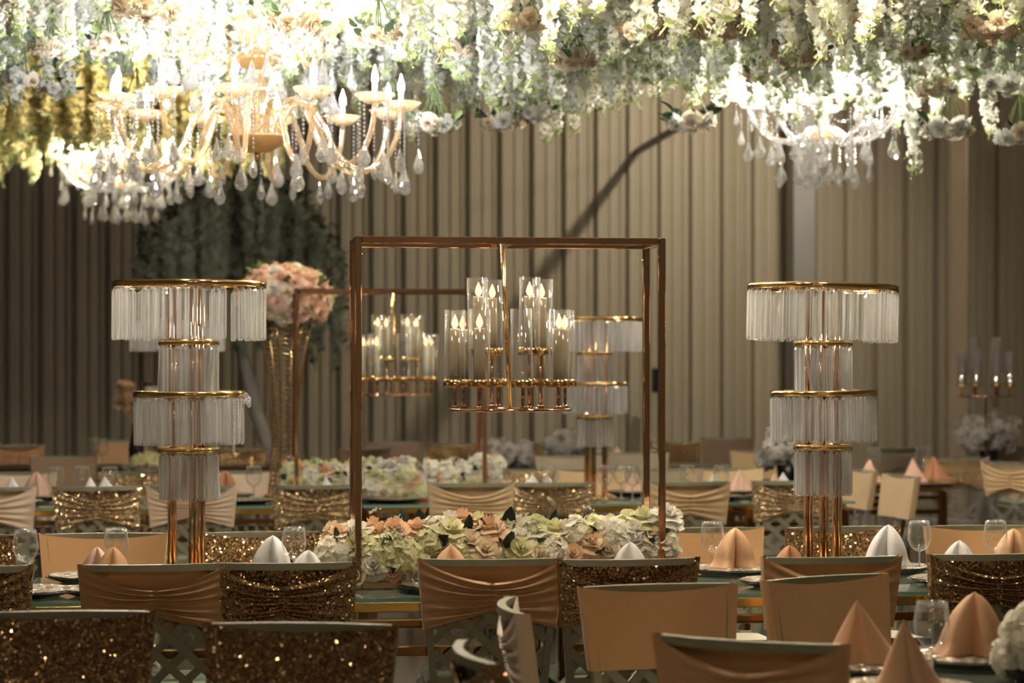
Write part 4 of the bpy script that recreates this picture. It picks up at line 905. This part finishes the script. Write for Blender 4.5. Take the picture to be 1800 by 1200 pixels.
def chandelier(px, D, z0, label, tiers, column, amat, bmat, bulbmat, seed, extra=None, arm_r=0.0115):
    rr = random.Random(seed); p_ = at(px, D, z0); t = thing('chandelier', label, 'chandelier', p_, (0, 0, rr.uniform(0, 1)), 'crystal chandeliers')
    for nm, pf, mt in column: obj(nm, M().lathe(pf, 24, lobes=12, lamp=0.015), mt, t)
    obj('hanging_rod', M().tube([(0, 0, column[-1][1][-1][1]), (0, 0, ZG - z0)], 0.006, 8), 'gold', t)
    for n_, path, off, zoff, strings in tiers:
        am = M().tube(smooth_path([(r, 0, z) for r, z in path]), arm_r, 8).mesh('arm'); cr, cz = path[-1]
        for k in range(n_):
            a = off + k * 2 * PI / n_; arm = obj('arm', am, amat, t, (0, 0, zoff), (0, 0, a))
            obj('bobeche', SAUCER, bmat, arm, (cr, 0, cz + 0.012)); sl = obj('candle_sleeve', SLV, 'sleeve', arm, (cr, 0, cz + 0.01))
            obj('bulb', BULB, bulbmat, arm, (cr, 0, cz + 0.08))
            for q in range(strings):
                b2 = q * 2 * PI / strings + rr.uniform(-0.2, 0.2); L = rr.choice((0.18, 0.24, 0.18)) if len(path) > 6 else rr.choice((0.05, 0.12))
                x, y = cr + 0.07 * math.cos(b2), 0.07 * math.sin(b2)
                obj('bead_string', BEAD[L], 'crystal', arm, (x, y, cz + 0.03)); obj('teardrop', TEAR, 'crystal', arm, (x, y, cz + 0.03 - L), (0, 0, rr.uniform(0, 6)), 1.25 if len(path) > 6 else 1.0)
            lowi = min(range(len(path)), key=lambda i: path[i][1]); lr, lz = path[lowi]
            obj('teardrop', TEAR, 'crystal', arm, (lr, 0, lz - arm_r), (0, 0, rr.uniform(0, 6)), 1.3)
    if extra: extra(t, rr)
    return t
big_path = [(0.10, -0.125), (0.105, -0.05), (0.155, 0.025), (0.215, 0.015), (0.27, -0.07), (0.33, -0.19), (0.42, -0.245), (0.51, -0.21), (0.565, -0.11), (0.58, -0.015)]
up_path = [(0.05, 0.25), (0.07, 0.31), (0.12, 0.36), (0.18, 0.31), (0.22, 0.23), (0.28, 0.20), (0.32, 0.25), (0.33, 0.31)]
big_col = [('finial', [(0.001, -0.215), (0.008, -0.205), (0.018, -0.19), (0.01, -0.18), (0.02, -0.175)], 'gold'),
           ('hub_bowl', [(0.002, -0.178), (0.05, -0.172), (0.095, -0.145), (0.118, -0.115), (0.122, -0.105), (0.11, -0.108), (0.03, -0.115)], 'amber_bowl'),
           ('column', [(0.03, -0.115), (0.024, -0.05), (0.034, -0.02), (0.026, 0.0), (0.045, 0.07), (0.05, 0.10), (0.03, 0.125), (0.03, 0.16)], 'amber_glass'),
           ('upper_bowl', [(0.02, 0.16), (0.06, 0.165), (0.092, 0.195), (0.098, 0.215), (0.04, 0.215)], 'amber_bowl'),
           ('upper_column', [(0.035, 0.215), (0.05, 0.25), (0.055, 0.32), (0.03, 0.38), (0.02, 0.5)], 'amber_glass')]
chandelier(CH_BIG[0], CH_BIG[1], zat(192, CH_BIG[1]), 'large amber glass chandelier with curving arms and teardrop crystals at left',
           [(12, big_path, 0.12, 0, 4), (6, up_path, 0.4, 0, 3)], big_col, 'amber_glass', 'amber_glass', 'bulb', 4)
sm_path = [(0.06, -0.10), (0.13, -0.155), (0.22, -0.165), (0.31, -0.12), (0.365, -0.05), (0.37, 0.0)]
sm_up = [(0.04, 0.16), (0.09, 0.12), (0.15, 0.13), (0.19, 0.18), (0.2, 0.22)]
sm_col = [('finial', [(0.001, -0.20), (0.02, -0.18), (0.012, -0.165)], 'crystal'), ('hub_bowl', [(0.002, -0.165), (0.05, -0.155), (0.075, -0.125), (0.03, -0.11)], 'amber_glass'),
          ('column', [(0.02, -0.11), (0.025, -0.03), (0.05, 0.03), (0.025, 0.08), (0.03, 0.15), (0.02, 0.32)], 'amber_glass')]
def drops_under(t, rr):
    for ring_r, n_, L, z in ((0.05, 4, 0.12, -0.15), (0.13, 7, 0.12, -0.155), (0.23, 7, 0.12, -0.16), (0.37, 9, 0.12, -0.04)):
        for k in range(n_):
            a = k * 2 * PI / n_ + rr.uniform(-0.1, 0.1); x, y = ring_r * math.cos(a), ring_r * math.sin(a)
            st = obj('bead_string', BEAD[L], 'crystal', t, (x, y, z)); obj('teardrop', TEAR, 'crystal', st, (0, 0, -L), (0, 0, rr.uniform(0, 6)), rr.uniform(1.2, 1.5))
    for k in range(10):      # swags of beads between neighbouring arms
        a0, a1 = k * 2 * PI / 10, (k + 1) * 2 * PI / 10; m = M()
        for j in range(15):
            f = j / 14; a = a0 + (a1 - a0) * f; r = 0.37 - 0.02 * math.sin(PI * f); m.ball((r * math.cos(a), r * math.sin(a), 0.0 - 0.11 * math.sin(PI * f)), 0.0066, 6, 3, smooth=False)
        obj('bead_swag', m, 'crystal', t)
        m = M()
        for j in range(18):
            f = j / 17; r = 0.05 + 0.32 * f; m.ball((r * math.cos(a0), r * math.sin(a0), -0.15 + 0.13 * f ** 2 - 0.05 * math.sin(PI * f)), 0.0066, 6, 3, smooth=False)
        obj('bead_swag', m, 'crystal', t)
chandelier(CH_R[0], CH_R[1], zat(188, CH_R[1]), 'clear crystal chandelier with bead swags glowing at upper right', [(10, sm_path, 0.0, 0, 2), (5, sm_up, 0.3, 0, 2)], sm_col, 'crystal', 'crystal', 'bulb_warm', 5, drops_under, 0.009)
chandelier(CH_L[0], CH_L[1], zat(286, CH_L[1]), 'distant glowing crystal chandelier under the far canopy at left', [(10, sm_path, 0.0, 0, 2), (5, sm_up, 0.3, 0, 2)], sm_col, 'crystal', 'crystal', 'bulb_warm', 6, drops_under, 0.009)

# ------------------------------------------------------------------ artificial wisteria tree by the wall
p = at(425, 20.0); t = thing('wisteria_tree', 'dark green weeping wisteria tree standing before the back wall', 'tree', p); rr = random.Random(31)
obj('trunk', M().tube([(0.35, 0, 0), (0.3, 0, 0.6), (0.12, 0.02, 1.1), (-0.02, 0, 1.7), (0, 0, 2.5)], [0.09, 0.07, 0.06, 0.05, 0.03], 8), 'bark', t)
for k in range(9):
    a = k * 0.7 + 0.2; e = Vector((math.cos(a) * rr.uniform(0.4, 0.85), math.sin(a) * 0.4, rr.uniform(2.6, 3.1)))
    obj('branch', M().tube([(0, 0, 1.8 + 0.06 * k), Vector((0, 0, 2.2)).lerp(e, 0.5), e], [0.03, 0.02, 0.008], 6), 'bark', t)
fm = M()
for i in range(5200):
    a = rr.uniform(0, 6.28); q = rr.random() ** 0.5; x, y = 0.92 * q * math.cos(a), 0.5 * q * math.sin(a); top = 3.18 - 0.75 * (abs(x) / 0.92) ** 1.8 + 0.16 * math.sin(x * 9) * math.cos(y * 11 + x * 4)
    z = top - rr.random() ** 1.5 * 0.75; c = Vector((x, y, z)); d = Vector((rr.uniform(-1, 1), rr.uniform(-1, 1), rr.uniform(-1, .6))).normalized(); s_ = d.cross(Vector((0, 0.3, 1))).normalized()
    L, w_ = rr.uniform(0.04, 0.08), rr.uniform(0.012, 0.022); fm.add([c, c + d * L * .5 + s_ * w_, c + d * L, c + d * L * .5 - s_ * w_], [(0, 1, 2, 3)])
fo = obj('foliage', fm, 'leaf', t); fo['kind'] = 'stuff'
for i in range(84):
    a = rr.uniform(0, 6.28); q = rr.random() ** 0.5; x, y = 0.9 * q * math.cos(a), -0.52 * abs(q * math.sin(a)) - 0.06; L = rr.uniform(0.5, 1.5) * (0.7 + 0.3 * (1 - abs(x)))
    obj('hanging_strand', rr.choice(STR), ['wisteria_green', 'leaf'], t, (x, y, 3.05 - 0.75 * (abs(x) / 0.92) ** 1.8), (0, 0, a), (1.25, 1.25, L))

# ------------------------------------------------------------------ small far things
def blossom_tree(px, D, zb, h, wdt, label, seed):
    rr = random.Random(seed); t = thing('blossom_centrepiece', label, 'flower arrangement', at(px, D, zb))
    obj('pot', M().lathe([(0.001, 0), (0.06, 0), (0.075, 0.1), (0.07, 0.1), (0.05, 0.02), (0.001, 0.02)], 16), 'charger', t)
    obj('stalk', M().tube([(0, 0, 0.02), (0.01, 0, h * 0.5), (0, 0, h * 0.8)], [0.012, 0.009, 0.005], 6), 'bark', t)
    for i in range(26):
        a = rr.uniform(0, 6.28); q = rr.random() ** 0.5; pos = Vector((q * wdt * math.cos(a), q * wdt * 0.7 * math.sin(a), h * rr.uniform(0.35, 1.0) * (1 - 0.35 * q)))
        bloom(t, pos, pos + Vector((0, 0, -h * 0.5)), rr.uniform(0.05, 0.08), rr, ['dusty'], 'rose' if rr.random() < 0.5 else 'hydrangea')
    for i in range(8):
        a = rr.uniform(0, 6.28); pos = Vector((wdt * 0.7 * math.cos(a), wdt * 0.5 * math.sin(a), h * rr.uniform(0.4, 0.9))); obj('branch', M().tube([(0, 0, h * 0.3), pos, pos * 1.25], [0.006, 0.004, 0.002], 4), 'bark', t)
blossom_tree(1738, 17.1, ZT, 0.42, 0.26, 'dusty white blossom tree right of the brown pillar', 1)
blossom_tree(888, 16.8, ZT, 0.20, 0.16, 'low dusty white blossoms on the dark table inside the frame', 2)
blossom_tree(1385, 14.6, ZT, 0.40, 0.17, 'dusty white blossoms half hidden by the right stand bottom tier', 3)
blossom_tree(1010, 17.3, ZT, 0.30, 0.18, 'dusty white blossoms behind the far right crystal stand', 4)
t = thing('pampas_vase', 'brown dried pampas in a slim vase behind the left stand', 'vase', at(240, 17.0, ZT)); rr = random.Random(3)
obj('vase', M().lathe([(0.001, 0), (0.05, 0), (0.06, 0.12), (0.03, 0.26), (0.035, 0.3), (0.03, 0.3)], 14), 'charger', t)
for k in range(6):
    e = Vector((rr.uniform(-0.13, 0.1), rr.uniform(-0.05, 0.05), rr.uniform(0.42, 0.56))); obj('stalk', M().tube([(0, 0, 0.2), e], 0.003, 4), 'pampas', t)
    m = M()
    for j in range(60):
        d = Vector((rr.uniform(-1, 1), rr.uniform(-1, 1), rr.uniform(-0.4, 1))).normalized(); m.add([e, e + d * 0.07 + Vector((0.008, 0, 0)), e + d * 0.07 - Vector((0.008, 0, 0))], [(0, 1, 2)])
    obj('plume', m, 'pampas', t)
t = thing('crystal_bowl', 'beaded crystal bowl of pale green flowers behind the left stand', 'bowl', at(262, 15.2, 0)); rr = random.Random(6)
obj('pedestal', M().lathe([(0.001, 0), (0.13, 0), (0.12, 0.02), (0.03, 0.05), (0.025, 0.7), (0.08, 0.76), (0.14, 0.8), (0.001, 0.8)], 20), 'gold', t)
for k in range(40):
    a = k * 2.399; obj('bead', M().ball((0, 0, 0), 0.014, 6, 4, smooth=False), 'crystal', t, ((0.14 + 0.02 * (k % 2)) * math.cos(a), (0.14 + 0.02 * (k % 2)) * math.sin(a), 0.80 + 0.016 * (k % 3)))
for k in range(14):
    a = k * 2.4; r = 0.1 * math.sqrt(k / 14); bloom(t, (r * math.cos(a), r * math.sin(a), 0.85 + 0.03 * (1 - k / 14)), (math.cos(a) * k / 14, math.sin(a) * k / 14, 1), 0.05, rr, ['rose_yellow'], 'rose')
